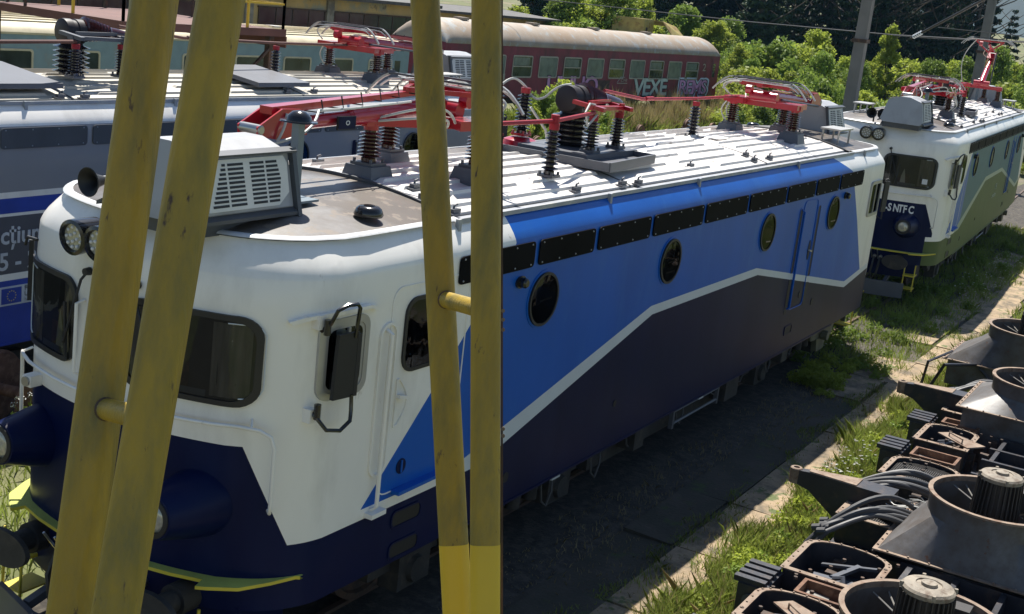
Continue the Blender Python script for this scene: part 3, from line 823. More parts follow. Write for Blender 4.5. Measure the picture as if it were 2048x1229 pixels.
    o1 = [(1.40+0.15*math.sin(math.pi*k/n)+0.02, 2.34+0.46*k/n) for k in range(n+1)] + [(1.38, 2.80-0.46*k/n) for k in range(n+1)]
    c_ = (1.46, 2.57)
    ring_solid(g, o1, [(c_[0]+(u-c_[0])*0.84, c_[1]+(v-c_[1])*0.93) for u, v in o1], f, 0.014)
    g.bar(f(1.39, 2.64, 0.03), f(1.52, 2.61, 0.03), 0.04, 0.03); g.build('handle', mats[0], dr2)
    g = MB(); g.lathe([(0.075,0),(0.075,0.006)], f(1.58, 1.92, 0), (0,-1,0), 18, 0); g.bar(f(1.58,1.86,0.01), f(1.58,1.98,0.01), 0.02, 0.012, up=(0,1,0), m=1); g.build('lock', ['navy_paint', door_mat], dr2)
    g = MB(); g.bx(1.45, 2.25, -1.78, -1.69, 1.685, 1.72); g.build('sill', door_mat, dr2)
    for z0, xa in ((1.30, 1.50), (0.98, 1.50)):
        g = MB(); ring_solid(g, rrect(xa, xa+0.48, z0, z0+0.18, 0.07), rrect(xa+0.02, xa+0.46, z0+0.02, z0+0.16, 0.055), f, 0.012)
        plate(g, rrect(xa+0.02, xa+0.46, z0+0.02, z0+0.16, 0.055), lambda u, v, h: f(u, v, 0.002+h), 0.002, 1)
        both.append(P(g, 'step_recess', [low, 'black_matte']))
    # left hand cab window of this end
    fl = lambda u, v, h: (u, taper(u)+h, v)
    w = MB(); ring_solid(w, rrect(0.62, 1.42, 2.86, 3.54, 0.08), rrect(0.68, 1.36, 2.92, 3.48, 0.06), fl, 0.03)
    cw = P(w, 'cab_window', 'aluminium')
    g = MB(); plate(g, rrect(0.68, 1.36, 2.92, 3.48, 0.06), lambda u, v, h: fl(u, v, 0.003+h), 0.002); g.build('back_panel', 'cab_interior', cw)
    g = MB(); plate(g, rrect(0.68, 1.36, 2.92, 3.48, 0.06), lambda u, v, h: fl(u, v, 0.012+h), 0.002); g.build('pane', 'cab_glass', cw)
    g = MB(); g.bar(fl(1.02, 2.92, 0.02), fl(1.02, 3.48, 0.02), 0.03, 0.02, up=(0,1,0)); g.build('glazing_bar', 'aluminium', cw)
    both.append(cw)
    g = MB(); g.prism([fl(0.55,3.50,0.05), fl(0.55,2.9,0.05), fl(0.40,2.9,0.12), fl(0.40,3.5,0.12)], (0,0.03,0)); g.tube([fl(0.5,3.5,0), fl(0.45,3.55,0.1), fl(0.45,3.4,0.1)], 0.015, 6); g.tube([fl(0.5,2.8,0), fl(0.45,2.75,0.1), fl(0.45,2.95,0.1)], 0.015, 6)
    both.append(P(g, 'side_mirror', 'black_matte'))
    # ---- windscreens
    fr_ = front(0)
    for s in (-1, 1):
        y0, y1 = (0.42, 1.46) if s > 0 else (0.16, 1.34)
        cs_, cz_ = (y0+y1)/2, 3.14
        ol = dense([(s*u, v) for u, v in rrect(y0, y1, 2.76, 3.52, 0.17, 6)])
        il = [(s*(cs_+(abs(u)-cs_)*(1-0.045/0.56)), cz_+(v-cz_)*(1-0.045/0.38)) for u, v in ol]
        w = MB(); ring_solid(w, ol, il, fr_, 0.028); ws = P(w, 'windscreen', 'rubber', ang=50)
        cu, cv = s*(y0+y1)/2, 3.14
        g = MB(); bowed_pane(g, il, fr_, 0.003, cu, cv); g.build('back_panel', 'cab_interior', ws)
        g = MB(); fine_grid(g, s*0.98, s*1.27, 2.83, 3.45, fr_, lambda a, b: 0.009+0.005*math.sin(a*26), 50, 1); g.build('curtain', 'curtain', ws)
        g = MB(); fine_grid(g, s*(0.25 if s < 0 else 0.50), s*(0.36 if s < 0 else 0.6), 2.83, 3.45, fr_, lambda a, b: 0.009+0.004*math.sin(a*14), 24, 1); g.build('curtain', 'curtain', ws)
        g = MB(); fine_grid(g, s*0.55, s*0.80, 2.83, 3.08, fr_, lambda a, b: 0.008, 6, 1); g.build('driver_seat', 'rust_dark', ws)
        g = MB(); g.add([fr_(s*0.60, 2.84, 0.011), fr_(s*0.72, 2.84, 0.011), fr_(s*0.70, 3.02, 0.011), fr_(s*0.66, 3.20, 0.011), fr_(s*0.61, 3.02, 0.011)], [(0,1,2,3,4)]); g.build('seat_cover', 'window_metal', ws)
        g = MB(); fine_grid(g, s*0.55, s*0.95, 2.815, 2.87, fr_, lambda a, b: 0.012, 10, 1); g.build('dashboard', 'equip_grey', ws)
        g = MB(); bowed_pane(g, il, fr_, 0.018, cu, cv); g.build('pane', 'cab_glass', ws, ang=60)
        g = MB(); tr = [(s*u, v) for u, v in [(1.10,3.455),(1.27,3.455),(1.32,3.43),(1.35,3.38),(1.355,2.93),(1.33,2.87),(1.28,2.84),(1.20,2.835)]]
        g.tube([fr_(u, v, 0.022) for u, v in tr], 0.006, 5); g.build('trim_strip', 'stripe_paint', ws)
        both.append(ws)
        g = MB(); g.tube([fr_(s*0.28, 3.62, 0.02), fr_(s*0.30, 3.55, 0.07), fr_(s*0.52, 2.95, 0.06)], 0.012, 6); g.bar(fr_(s*0.50, 2.80, 0.045), fr_(s*0.54, 3.30, 0.045), 0.02, 0.03)
        g.lathe([(0.035,0),(0.03,0.06)], fr_(s*0.28, 3.62, 0), (-1,0,0), 10); both.append(P(g, 'wiper', 'black_matte'))
    g = MB(); g.prism([fr_(1.40, v, h) for v, h in ((3.62,0.03),(3.62,0.07),(3.06,0.07),(3.06,0.03))], (0.05,0.05,0)); g.tube([fr_(1.28,3.66,0.0), fr_(1.36,3.66,0.08), fr_(1.39,3.58,0.10)], 0.014, 6)
    both.append(P(g, 'side_mirror', 'black_matte'))
    # ---- front handrails
    for s in (-1, 1):
        g = MB(); pts = [fr_(s*y, 2.60+0.02*y, 0.09) for y in (0.12,0.35,0.6,0.85,1.05,1.22)]
        pts = [fr_(s*0.10, 2.59, 0.0)] + pts + [fr_(s*1.35, 2.60, 0.09), fr_(s*1.41, 2.55, 0.10), fr_(s*1.43, 2.45, 0.10), fr_(s*1.43, 1.95, 0.10), fr_(s*1.43, 1.88, 0.085), fr_(s*1.43, 1.87, 0.0)]
        g.tube(pts, 0.017, 8); g.tube([fr_(s*1.30, 2.66, 0.0), fr_(s*1.30, 2.62, 0.09)], 0.012, 6)
        both.append(P(g, 'front_handrail', mats[0], ang=60))
    g = MB(); g.tube([fr_(0.33, 3.36, 0.0), fr_(0.33, 3.34, 0.08), fr_(0.33, 2.74, 0.08), fr_(0.33, 2.70, 0.0)], 0.015, 8); both.append(P(g, 'grab_bar', mats[0]))
    for s in (1,):
        g = MB(); g.bx(-0.38, -0.24, s*1.04-0.055, s*1.04+0.055, 2.41, 2.51); g.lathe([(0.045,0),(0.045,0.02)], (-0.38, s*1.04, 2.46), (-1,0,0), 12, 1)
        both.append(P(g, 'socket_box', [mats[0], 'steel']))
    # ---- twin top headlamps
    for yy in (0.33, 0.045):
        g = MB(); o = Vector((-0.42, yy, 3.92)); ax = Vector((-1,0,-0.06))
        g.lathe([(0.135,-0.12),(0.15,0.08),(0.15,0.14),(0.12,0.15),(0.112,0.11)], o, ax, 24)
        hl = P(g, 'top_headlamp', 'black_glossy')
        g = MB(); g.lathe([(0.115,0.112),(0.11,0.116)], o, ax, 24); g.build('reflector', 'lens', hl)
        g = MB()
        for k in range(13):
            a = 2*math.pi*k/9 if k < 9 else 2*math.pi*(k-9)/4+0.3; rr_ = 0.084 if k < 9 else 0.038
            g.lathe([(0.016,0),(0.014,0.012),(0.006,0.018)], o+ax.normalized()*0.115+Vector((0, rr_*math.cos(a), rr_*math.sin(a))), ax, 8)
        g.build('led', 'text_white', hl)
        both.append(hl)
    # ---- cone shaped lower lamp hoods
    for s in (-1, 1):
        o = Vector((-0.06, 0.98 if s > 0 else -0.90, 1.93 if s > 0 else 1.86)); ax = Vector((-1, s*0.04, 0.05)).normalized()
        if s > 0: o = o + Vector((0.08, -0.02, 0))
        g = MB(); g.lathe([(0.31,0.0),(0.305,0.16),(0.27,0.36),(0.205,0.64),(0.185,0.72),(0.165,0.725),(0.155,0.69)], o, ax, 40)
        hd = P(g, 'lamp_hood', 'navy_paint', ang=40)
        g = MB(); g.lathe([(0.172,0.70),(0.170,0.735),(0.13,0.74),(0.125,0.70)], o, ax, 28); g.build('lamp_ring', 'black_matte', hd)
        g = MB(); g.lathe([(0.125,0.705),(0.10,0.725),(0.04,0.733)], o, ax, 24); g.build('lens', 'lens', hd)
        both.append(hd)
    # ---- footplate round the front, with anti slip strip
    ys = [-1.63,-1.6,-1.52,-1.4,-1.2,-1.12,-1.08,-0.8,-0.4,0,0.4,0.8,1.08,1.12,1.2,1.4,1.52,1.6,1.63]
    inn = [(bow(min(abs(y),1.6))+0.02, y) for y in ys]
    wd = lambda y: 0.24 if 1.1 < abs(y) < 1.42 else (0.10 if abs(y) <= 1.1 else max(0.02, 0.24-(abs(y)-1.42)*1.1))
    outr = [(bow(min(abs(y),1.6))-wd(y), y) for y in ys]
    g = MB(); n = len(ys)
    g.add([(x,y,1.22) for x,y in inn]+[(x,y,1.22) for x,y in outr]+[(x,y,1.25) for x,y in inn]+[(x,y,1.25) for x,y in outr],
          [(2*n+i,2*n+i+1,3*n+i+1,3*n+i) for i in range(n-1)]+[(n+i,n+i+1,3*n+i+1,3*n+i) for i in range(n-1)]+[(i,i+1,n+i+1,n+i) for i in range(n-1)])
    g.m = [0]*(n-1)+[1]*(n-1)+[1]*(n-1)
    both.append(P(g, 'footplate', ['anti_slip', 'yellow_step']))
    # ---- skirt, buffers, coupler, hoses, steps
    g = MB(); g.prism([(-0.36,-0.5,0.62),(-0.10,-1.30,0.62),(0.5,-1.30,0.62),(0.5,1.30,0.62),(-0.10,1.30,0.62),(-0.36,0.5,0.62)], (0,0,0.36)); both.append(P(g, 'buffer_beam', 'navy_paint'))
    for s in (-1, 1):
        g = MB(); g.lathe([(0.14,0),(0.14,0.25),(0.10,0.25),(0.10,0.48)], (-0.2, s*0.88, 1.03), (-1,0,0), 18)
        bf = P(g, 'buffer', 'underframe')
        g = MB(); o1 = [(0.30*math.cos(2*math.pi*k/24), 0.17*math.sin(2*math.pi*k/24)) for k in range(24)]
        plate(g, o1, lambda u, v, h: (-0.68-h, s*0.88+u, 1.03+v), 0.05); g.build('buffer_plate', 'underframe', bf); both.append(bf)
        g = MB(); g.bx(-0.42, -0.02, s*1.20-0.13, s*1.20+0.13, 0.70, 0.73, 0); g.tube([(-0.34,s*1.2-0.12,0.98),(-0.36,s*1.2-0.12,0.35),(-0.36,s*1.2+0.12,0.35),(-0.34,s*1.2+0.12,0.98)], 0.015, 6); g.bx(-0.36, -0.02, s*1.20-0.13, s*1.20+0.13, 0.38, 0.40, 0)
        both.append(P(g, 'boarding_step', 'yellow_step'))
        g = MB()
        for k in range(2):
            y = s*(0.35+0.14*k); g.tube([(-0.3,y,1.05),(-0.48,y,1.02),(-0.56,y,0.85),(-0.55,y-0.03*s,0.62),(-0.45,y-0.1*s,0.50),(-0.34,y-0.18*s,0.58)], 0.028, 8)
            g.lathe([(0.04,0),(0.045,0.1),(0.03,0.12)], (-0.33, y, 1.05), (-1,0,0), 10, 1)
            g.bar((-0.40,y+0.06,1.0), (-0.55,y+0.08,1.22), 0.02, 0.02, m=1)
        both.append(P(g, 'brake_hose', ['cable_black', 'steel']))
    g = MB(); g.tube([(-0.3,0,0.95),(-0.72,0,0.93)], 0.05, 10); g.bx(-0.85,-0.65,-0.07,0.07,0.80,1.02); g.tube([(-0.78,0,0.80),(-0.80,0.0,0.5),(-0.72,0,0.42),(-0.62,0,0.5)], 0.035, 8); both.append(P(g, 'coupler', 'underframe'))
    g = MB(); g.prism([(-0.55,-1.15,0.18),(-0.75,-0.5,0.18),(-0.75,0.5,0.18),(-0.55,1.15,0.18),(-0.5,1.15,0.18),(-0.69,0.5,0.18),(-0.69,-0.5,0.18),(-0.5,-1.15,0.18)], (0,0,0.36)); g.bar((-0.6,-0.7,0.5),(0.2,-0.7,0.7),0.08,0.08); g.bar((-0.6,0.7,0.5),(0.2,0.7,0.7),0.08,0.08); both.append(P(g, 'rail_guard', 'equip_grey'))
    # ---- cab roof
    rimx = lambda y: bow(min(abs(y)*1.13, 1.65))+0.22
    g = MB()
    def cr(a, b):
        v = -1+2*b; y = v*1.45; x0 = rimx(y); x = x0+(2.41-x0)*a**1.5
        return (x, y, 4.125 + 0.18*(1-v*v)*(1-math.exp(-(x-x0)/0.5)))
    g.grid(cr, 26, 24); both.append(P(g, 'cab_roof', 'cab_roof', ang=60))
    g = MB(); rr0 = [(bow(y)+0.21, y*0.885) for y in [1.65*k/16 for k in range(17)]] + [(x, 1.475) for x in (1.0,1.6,2.42)]; pts = [(x, -y) for x, y in rr0[1:]][::-1] + rr0
    n = len(pts); sec = [(-0.035,-0.02),(-0.035,0.03),(-0.02,0.036),(0.03,0.03),(0.05,0.012)]
    vs = []
    for i, (x, y) in enumerate(pts):
        a = Vector(pts[max(i-1,0)]); b = Vector(pts[min(i+1,n-1)]); d = (b-a).normalized(); nn = Vector((d.y, -d.x))   # outward?
        nrm = Vector((-nn.x, -nn.y))
        for o_, h_ in sec: vs.append((x+nrm.x*o_, y+nrm.y*o_, 4.11+h_))
    k_ = len(sec)
    g.add(vs, [(i*k_+j, i*k_+j+1, (i+1)*k_+j+1, (i+1)*k_+j) for i in range(n-1) for j in range(k_-1)])
    both.append(P(g, 'roof_rim', 'cab_roof_rim', ang=50))
    # ---- gutters beside the roof hatches
    for s in (-1,):
        g = MB(); g.bx(2.43, 15.77, -1.535, -1.505, 4.09, 4.135); g.bx(2.43, 15.77, -1.36, -1.343, 4.100, 4.118, 1)
        for x in (2.35, 5.6, 8.3, 12.5, 16.4): g.bx(x, x+0.05, -1.57, -1.53, 4.02, 4.14)
        both.append(P(g, 'gutter', ['ledge_grey', 'edge_dark']))
    # ---- roof hatches with pressed ribs
    zr = lambda y: 4.135+0.175*(1-(y/1.34)**2)
    random.seed(3)
    for hi, (x0, x1) in enumerate(((2.45, 6.56), (6.60, 11.52), (11.56, 15.76))):
        g = MB()
        g.grid(lambda a, b: (x0+(x1-x0)*a, -1.34+2.68*b, zr(-1.34+2.68*b)), 6, 22)
        for yy in (-1.34, 1.34): g.bx(x0, x1, yy-0.004, yy+0.004, 4.108, 4.137)
        for xx in (x0, x1):
            g.grid(lambda a, b: (xx, -1.34+2.68*b, 4.105+(zr(-1.34+2.68*b)-4.105)*a), 1, 22)
        hatch = P(g, 'roof_hatch', roof, ang=25)
        g = MB(); y = -1.19; k = 0
        while y < 1.2:
            segs = [(x0+0.12, x1-0.3)] if hi != 1 else ([(x0+0.15, x0+1.9), (x0+2.25, x1-0.4)] if k % 2 else [(x0+0.5, x0+2.9), (x0+3.2, x1-0.2)])
            if hi != 1 and k % 3 == 1: segs = [(x0+0.3, x0+2.0), (x0+2.3, x1-0.15)]
            for a, b in segs:
                a += random.uniform(-0.05, 0.1); zc = zr(y)-0.004; w = 0.045
                z1_, z2_ = zr(y-w)-0.003, zr(y+w)-0.003
                g.add([(a,y-w,z1_),(b,y-w,z1_),(b-0.05,y-w+0.012,z1_+0.036),(a+0.05,y-w+0.012,z1_+0.036),(a,y+w,z2_),(b,y+w,z2_),(b-0.05,y+w-0.02,z2_+0.030),(a+0.05,y+w-0.02,z2_+0.030)],
                      [(0,1,2,3),(4,7,6,5),(3,2,6,7),(0,3,7,4),(1,5,6,2)])
            y += 0.255; k += 1
        g.build('pressed_rib', roof, hatch, ang=25)
    for x in (2.43, 6.58, 11.54, 15.77):
        g = MB(); pts = [(x, -1.35+2.70*k/20, zr((-1.35+2.70*k/20)*0.99)+(0.012 if x in (2.43, 15.77) else -0.012)) for k in range(21)]
        for a, b in zip(pts, pts[1:]): g.bar(a, b, 0.035, 0.03)
        P(g, 'hatch_seam', 'edge_dark')
    for x, y in ((2.55,-1.16),(5.2,-1.1),(6.35,-1.13),(6.75,-1.16),(8.9,-0.95),(11.2,-1.05),(11.35,-0.85),(11.9,-1.05),(2.75,-0.55),(2.9,0.8),(9.6,0.6)):
        y -= 0.2; g = MB(); z = zr(y); g.bx(x-0.07, x+0.07, y-0.045, y+0.045, z, z+0.02); g.bx(x-0.03, x+0.10, y-0.03, y+0.03, z+0.02, z+0.06); g.tube([(x,y,z+0.02),(x+0.02,y,z+0.09),(x+0.07,y,z+0.10)], 0.012, 6)
        P(g, 'roof_latch', 'equip_grey')
    # ---- air conditioning box, horns, mast lamp, beacon
    xa, xb, yc = -0.46, 0.74, -0.20
    sec = [(-0.43,4.22),(-0.49,4.29),(-0.38,4.74),(-0.10,4.83),(0.10,4.83),(0.38,4.74),(0.49,4.29),(0.43,4.22)]
    g = MB(); g.add([(xa-0.02+(z-4.22)*0.22, y+yc, z) for y, z in sec]+[(xb, y+yc, z) for y, z in sec],
                    [tuple(range(8))[::-1], tuple(range(8,16))]+[(i,(i+1)%8,8+(i+1)%8,8+i) for i in range(8)])
    ac = P(g, 'air_conditioner', 'box_grey', ang=15)
    g = MB()
    for s in (-1, 1):
        g.prism([(xa-0.03, yc+s*0.48, 4.25),(xa-0.03, yc+s*0.54, 4.22),(xb+0.04, yc+s*0.54, 4.22),(xb+0.04, yc+s*0.48, 4.25)], (0,0,0.03))
        g.bar((xb+0.03, yc+s*0.53, 4.20), (xb+0.03, yc+s*0.40, 4.77), 0.05, 0.05)
        g.prism([(xa+0.08, yc+s*0.36, 4.76),(xa+0.08, yc+s*0.44, 4.735),(xb+0.055, yc+s*0.44, 4.735),(xb+0.055, yc+s*0.36, 4.76)], (0,0,0.018))
    g.bx(xb-0.1, xb, yc-0.45, yc+0.45, 4.13, 4.24)
    g.build('box_frame', 'edge_dark', ac)
    g = MB(); g.bx(xa+0.05, xb-0.05, yc-0.42, yc+0.42, 4.10, 4.23); g.build('plinth', 'edge_dark', ac)
    for s in (-1, 1):
        o = Vector((0, yc+s*0.486, 4.31)); up = Vector((0, -s*0.11, 0.45)).normalized(); out = Vector((0, s*0.45, 0.11)).normalized()
        Lf = lambda u, v, h: tuple(Vector((u, 0, 0)) + o + up*v + out*(h+0.004))
        g = MB(); x0, x1 = xa+0.16, xb-0.06; Hh = 0.41
        plate(g, [(x0,0.0),(x1-0.14,0.0),(x1,0.10),(x1+0.01,0.35),(x1-0.03,Hh),(x0+0.10,Hh)], Lf, 0.018)
        lv = g.build('louvre_panel', 'vent_white', ac)
        g = MB(); xm = (x0+x1)/2
        for c0, c1 in ((x0+0.05, xm-0.035), (xm+0.035, x1-0.08)):
            for half in (0, 1):
                a = c0 + (c1-c0)*(0.52*half); b = a + (c1-c0)*0.455
                for k in range(10):
                    v = 0.03+0.0362*k
                    aa, bb = a, b
                    if c0 < xm and half == 0: aa = a + 0.016*k
                    if c0 > xm and half == 1: bb = b - 0.008*abs(k-5)
                    plate(g, [(aa,v),(bb,v),(bb,v+0.021),(aa,v+0.021)], lambda u, v_, h: Lf(u, v_, 0.019+h), 0.001)
        g.build('louvre_slot', 'black_matte', ac)
    ac.location.y = RS; both.append(ac)
    for yy, l in ((0.25, 0.0), (0.02, 0.12)):
        g = MB(); g.lathe([(0.012,0.26),(0.02,0.16),(0.045,0.08),(0.085,0.025),(0.118,0.0),(0.124,0.004),(0.09,0.04),(0.055,0.10),(0.034,0.18),(0.026,0.36),(0.03,0.42)], (-0.44+l, yy+0.05, 4.37), (1,0,0.02), 24)
        g.tube([(-0.1+l,yy+0.05,4.36),(-0.1+l,yy+0.05,4.15)], 0.02, 6); both.append(P(g, 'horn', 'black_matte', ang=50))
    g = MB(); g.bar((1.04,-0.44,4.2),(1.04,-0.44,4.96), 0.08, 0.08); g.bx(0.94, 1.20, -0.60, -0.32, 4.27, 4.29)
    ms = P(g, 'mast', 'mast_grey')
    g = MB(); g.lathe([(0.17,0),(0.165,0.012),(0.115,0.014),(0.105,0.05),(0.06,0.09),(0.01,0.10)], (1.04,-0.44,4.96), (0,0,1), 24); g.build('antenna_dome', 'black_glossy', ms)
    ms.location.y = RS; both.append(ms)
    g = MB(); g.lathe([(0.125,0),(0.135,0.02),(0.115,0.07),(0.09,0.09),(0.02,0.095)], (1.28+0.1,-1.02,4.20), (0,0,1), 28); g.lathe([(0.055,0.09),(0.05,0.1)], (1.38,-1.02,4.20), (0,0,1), 16); both.append(P(g, 'roof_dome', 'black_glossy', ang=50)); both[-1].location.y = RS
    g = MB(); g.bx(2.5,2.62,-1.0,-0.78,4.22,4.28); g.bx(2.46,2.66,-0.98,-0.9,4.28,4.33); P(g, 'latch_block', 'equip_grey').location.y = RS
    # small walkway rack
    g = MB(); g.bx(1.35, 2.15, 0.75, 1.15, 4.44, 4.47)
    for x in (1.4, 2.1):
        for y in (0.8, 1.1): g.bx(x-0.015, x+0.015, y-0.015, y+0.015, 4.15, 4.44)
    both.append(P(g, 'roof_rack', 'aluminium'))
    # ---- underneath
    g = MB(); g.bx(0.6, 17.6, -1.45, 1.45, 0.80, 0.96); g.bx(6.4, 11.8, -1.35, 1.35, 0.45, 0.80); P(g, 'underframe', 'underframe')
    for c in (3.95, 14.25):
        g = MB()
        for s in (-1, 1):
            g.bx(c-2.2, c+2.2, s*1.25-0.07, s*1.25+0.07, 0.55, 0.85)
            for d in (-1.55, 1.55):
                g.bx(c+d-0.28, c+d+0.28, s*1.31-0.12, s*1.31+0.12, 0.35, 0.72)
                g.lathe([(0.15,0),(0.13,0.05)], (c+d, s*1.43, 0.53), (0,s,0), 14)
            for d in (-0.9,-0.5,0.5,0.9): g.lathe([(0.09,0),(0.09,0.3)], (c+d, s*1.37, 0.55), (0,0,1), 12)
        g.bx(c-0.3, c+0.3, -1.1, 1.1, 0.5, 0.85)
        bg_ = P(g, 'bogie_frame', ['underframe'])
        for d in (-1.55, 1.55):
            w = MB()
            for s in (-1, 1):
                w.lathe([(0.62,0),(0.625,0.14),(0.56,0.145),(0.54,0.10),(0.2,0.08),(0.18,0.16)], (c+d, s*0.68, 0.625), (0,s,0), 32)
            w.lathe([(0.09,0),(0.09,1.5)], (c+d, -0.75, 0.625), (0,1,0), 12)
            w.build('wheelset', 'rust_dark', bg_)
    g = MB(); g.prism([(14.9,-1.54,0.95),(16.5,-1.54,0.95),(16.3,-1.54,0.60),(15.0,-1.54,0.68)], (0,0.05,0)); g.prism([(15.3,-1.56,0.68),(15.9,-1.56,0.62),(15.8,-1.56,0.42),(15.4,-1.56,0.42)], (0,0.10,0))
    g.lathe([(0.09,0),(0.09,0.12)], (15.6,-1.56,0.72), (0,-1,0), 10)
    both.append(P(g, 'bogie_guard', 'bogie_olive'))
    random.seed(5)
    for k, (x, w_, h_) in enumerate(((4.9,0.20,0.12),(7.2,0.3,0.35),(9.4,0.16,0.12),(10.5,0.55,0.4),(13.1,0.3,0.28),(3.2,0.25,0.2))):
        g = MB(); g.bx(x, x+w_, -1.62, -1.38, 0.94-h_, 0.94); both.append(P(g, 'equipment_box', 'stripe_paint' if k in (0, 2) else 'underframe'))
    g = MB()
    for zz in (0.80, 0.62): g.tube([(8.6,-1.56,zz),(10.3,-1.56,zz)], 0.02, 6)
    for x in (8.6, 10.3): g.bx(x-0.03, x+0.03, -1.58, -1.52, 0.55, 0.95)
    both.append(P(g, 'ladder_rail', 'equip_grey'))
    g = MB()
    for k in range(9):
        x = 3.4+k*1.3+random.uniform(-0.2,0.2); d = random.uniform(0.2,0.5)
        g.tube([(x,-1.5,0.94),(x+0.03,-1.54,0.94-d*0.8),(x+0.15,-1.54,0.94-d),(x+0.3,-1.52,0.94-d*0.7),(x+0.4,-1.45,0.94)], 0.014, 6)
    both.append(P(g, 'underfloor_hose', 'hose'))
    g = MB(); g.bx(2.7, 15.6, -1.712, -1.67, 0.925, 0.952); both.append(P(g, 'sill_edge', mats[2] if len(mats) > 2 else mats[0]))
    # ---- roof equipment
    both.append(pantograph(root)); both[-1].location.y = RS
    if raised_far:
        pantograph_far = pantograph(root, True)
        pantograph_far.location = (LX, RS, 0); pantograph_far.rotation_euler = (0,0,math.pi)
    pn = both[-1]; mark = set(root.children)
    zt = 4.87
    def post(x, y, zb, dark=True, h=None):
        i = insulator((x, y, zb), (h or zt-zb), 0.10, 8, dark, 0.10, 'post_insulator', root, 'busbar_red'); return i
    i1 = post(5.2, -0.74, 4.26); i2 = post(6.95, -0.36, 4.40, h=0.47); i3 = post(7.88, -0.27, 4.40, h=0.47); i4 = post(12.05, 0.35, 4.28); 
    g = MB(); g.tube([(3.7,-0.60,4.88),(5.2,-0.74,4.90),(6.95,-0.36,4.90)], 0.026, 8); g.lathe([(0.05,0),(0.05,0.12)], (5.2,-0.74,4.85), (0,0,1), 10); P(g, 'bus_bar', 'busbar_red')
    g = MB(); g.tube([(8.2,0.15,5.10),(9.6,0.2,4.96),(12.05,0.35,4.92),(14.2,0.45,4.92)], 0.024, 8); g.tube([(9.7,0.2,4.965),(10.0,0.22,4.962)], 0.032, 8); P(g, 'bus_bar', 'busbar_red')
    g = MB(); g.prism([(6.35,0.75,4.30),(8.0,0.75,4.30),(8.0,-0.80,4.30),(6.35,-0.95,4.30)], (0,0,0.02)); g.bar((6.35,-0.95,4.33),(8.0,-0.80,4.33),0.03,0.12); g.bar((6.35,-0.95,4.33),(6.35,0.75,4.33),0.03,0.11); g.bx(7.98,8.02,-0.8,0.75,4.27,4.39); g.bx(6.6,8.1,-0.5,0.5,4.32,4.40)
    P(g, 'breaker_base', 'equip_grey')
    # vacuum breaker: dark housing on a big ribbed post with a sloping ribbed bushing
    g = MB(); prof = [(0.17,0)]
    for k in range(6): prof += [(0.17,0.02+k*0.07),(0.26,0.05+k*0.07),(0.17,0.075+k*0.07)]
    g.lathe(prof+[(0.15,0.46)], (7.32,0.14,4.38), (0,0,1), 22)
    bk = P(g, 'circuit_breaker', 'ceramic_dark', ang=50)
    g = MB(); g.lathe([(0.15,0),(0.175,0.015),(0.18,0.05),(0.18,0.13),(0.165,0.14),(0.165,0.20),(0.18,0.21),(0.18,0.33),(0.15,0.36)], (7.14,0.17,5.00), (1,-0.12,-0.02), 26)
    g.lathe([(0.14,0),(0.15,0.16)], (7.30,0.14,4.82), (0,0,1), 16); g.build('breaker_head', 'equip_dark', bk)
    g = MB(); prof = [(0.15,0)]
    for k in range(8): prof += [(0.145-0.007*k,0.02+k*0.055),(0.185-0.010*k,0.04+k*0.055),(0.145-0.007*k,0.06+k*0.055)]
    prof += [(0.095,0.48),(0.088,0.60),(0.065,0.80),(0.03,0.92),(0.01,0.93)]
    g.lathe(prof, (7.46,0.12,5.04), (1,-0.22,-0.10), 22)
    g.build('bushing', 'ceramic', bk, ang=50)
    g = MB(); g.bar((6.9,-0.30,4.95),(8.0,-0.28,4.93),0.11,0.05); g.bar((7.1,-0.2,5.0),(8.3,0.0,4.99),0.05,0.05); g.bar((7.85,-0.45,4.93),(8.05,0.1,4.97),0.06,0.05); g.bar((6.95,-0.5,4.95),(6.95,-0.05,5.0),0.08,0.05); g.lathe([(0.04,0),(0.04,0.12)], (7.9,-0.28,4.87),(0,0,1),8)
    P(g, 'disconnector', 'red_paint')
    # two tall bushings with red foot
    for (x, y) in ((6.55, 0.85), (7.05, 0.72)):
        insulator((x, y, 4.45), 0.62, 0.11, 10, True, 0.10, 'bushing', root, 'red_paint', 'red_paint')
    g = MB(); g.lathe([(0.13,0),(0.13,0.16)], (6.55,0.85,4.27), (0,0,1), 16); g.lathe([(0.22,0),(0.24,0.03),(0.22,0.10),(0.12,0.14)], (7.05,0.72,4.29), (0,0,1), 20)
    P(g, 'bushing_foot', 'red_paint')
    g = MB()
    def arch(p, q, h, n=14):
        p, q = Vector(p), Vector(q); return [p.lerp(q, i/n)+Vector((0,0,h*math.sin(math.pi*i/n))) for i in range(n+1)]
    g.tube(arch((6.55,0.85,5.05),(7.05,0.72,5.07),0.12), 0.016, 6); g.tube(arch((7.05,0.72,5.07),(7.2,0.5,4.98),-0.08)+arch((7.2,0.5,4.98),(7.25,0.17,5.18),0.05)[1:], 0.016, 6)
    g.tube([(6.95,-0.35,5.0),(6.75,-0.38,5.02),(6.62,-0.40,4.92),(6.68,-0.42,4.75),(6.95,-0.40,4.88)], 0.015, 6)
    g.tube(arch((3.9,0.3,4.95),(6.45,0.80,4.60),0.40), 0.020, 6); g.tube([(5.3,-0.35,5.0),(5.45,-0.5,4.75),(5.5,-0.55,4.5)], 0.016, 6)
    P(g, 'jumper_cable', 'cable_white')
    for o in root.children:
        if o not in mark: o.location.y = RS
    for p in both: dup180(p, root) if not (raised_far and p is pn) else None
    # plain panels on the roof
    g = MB(); g.bx(12.0,12.5,-0.35,0.15,4.32,4.335); P(g, 'cover_plate', roof)
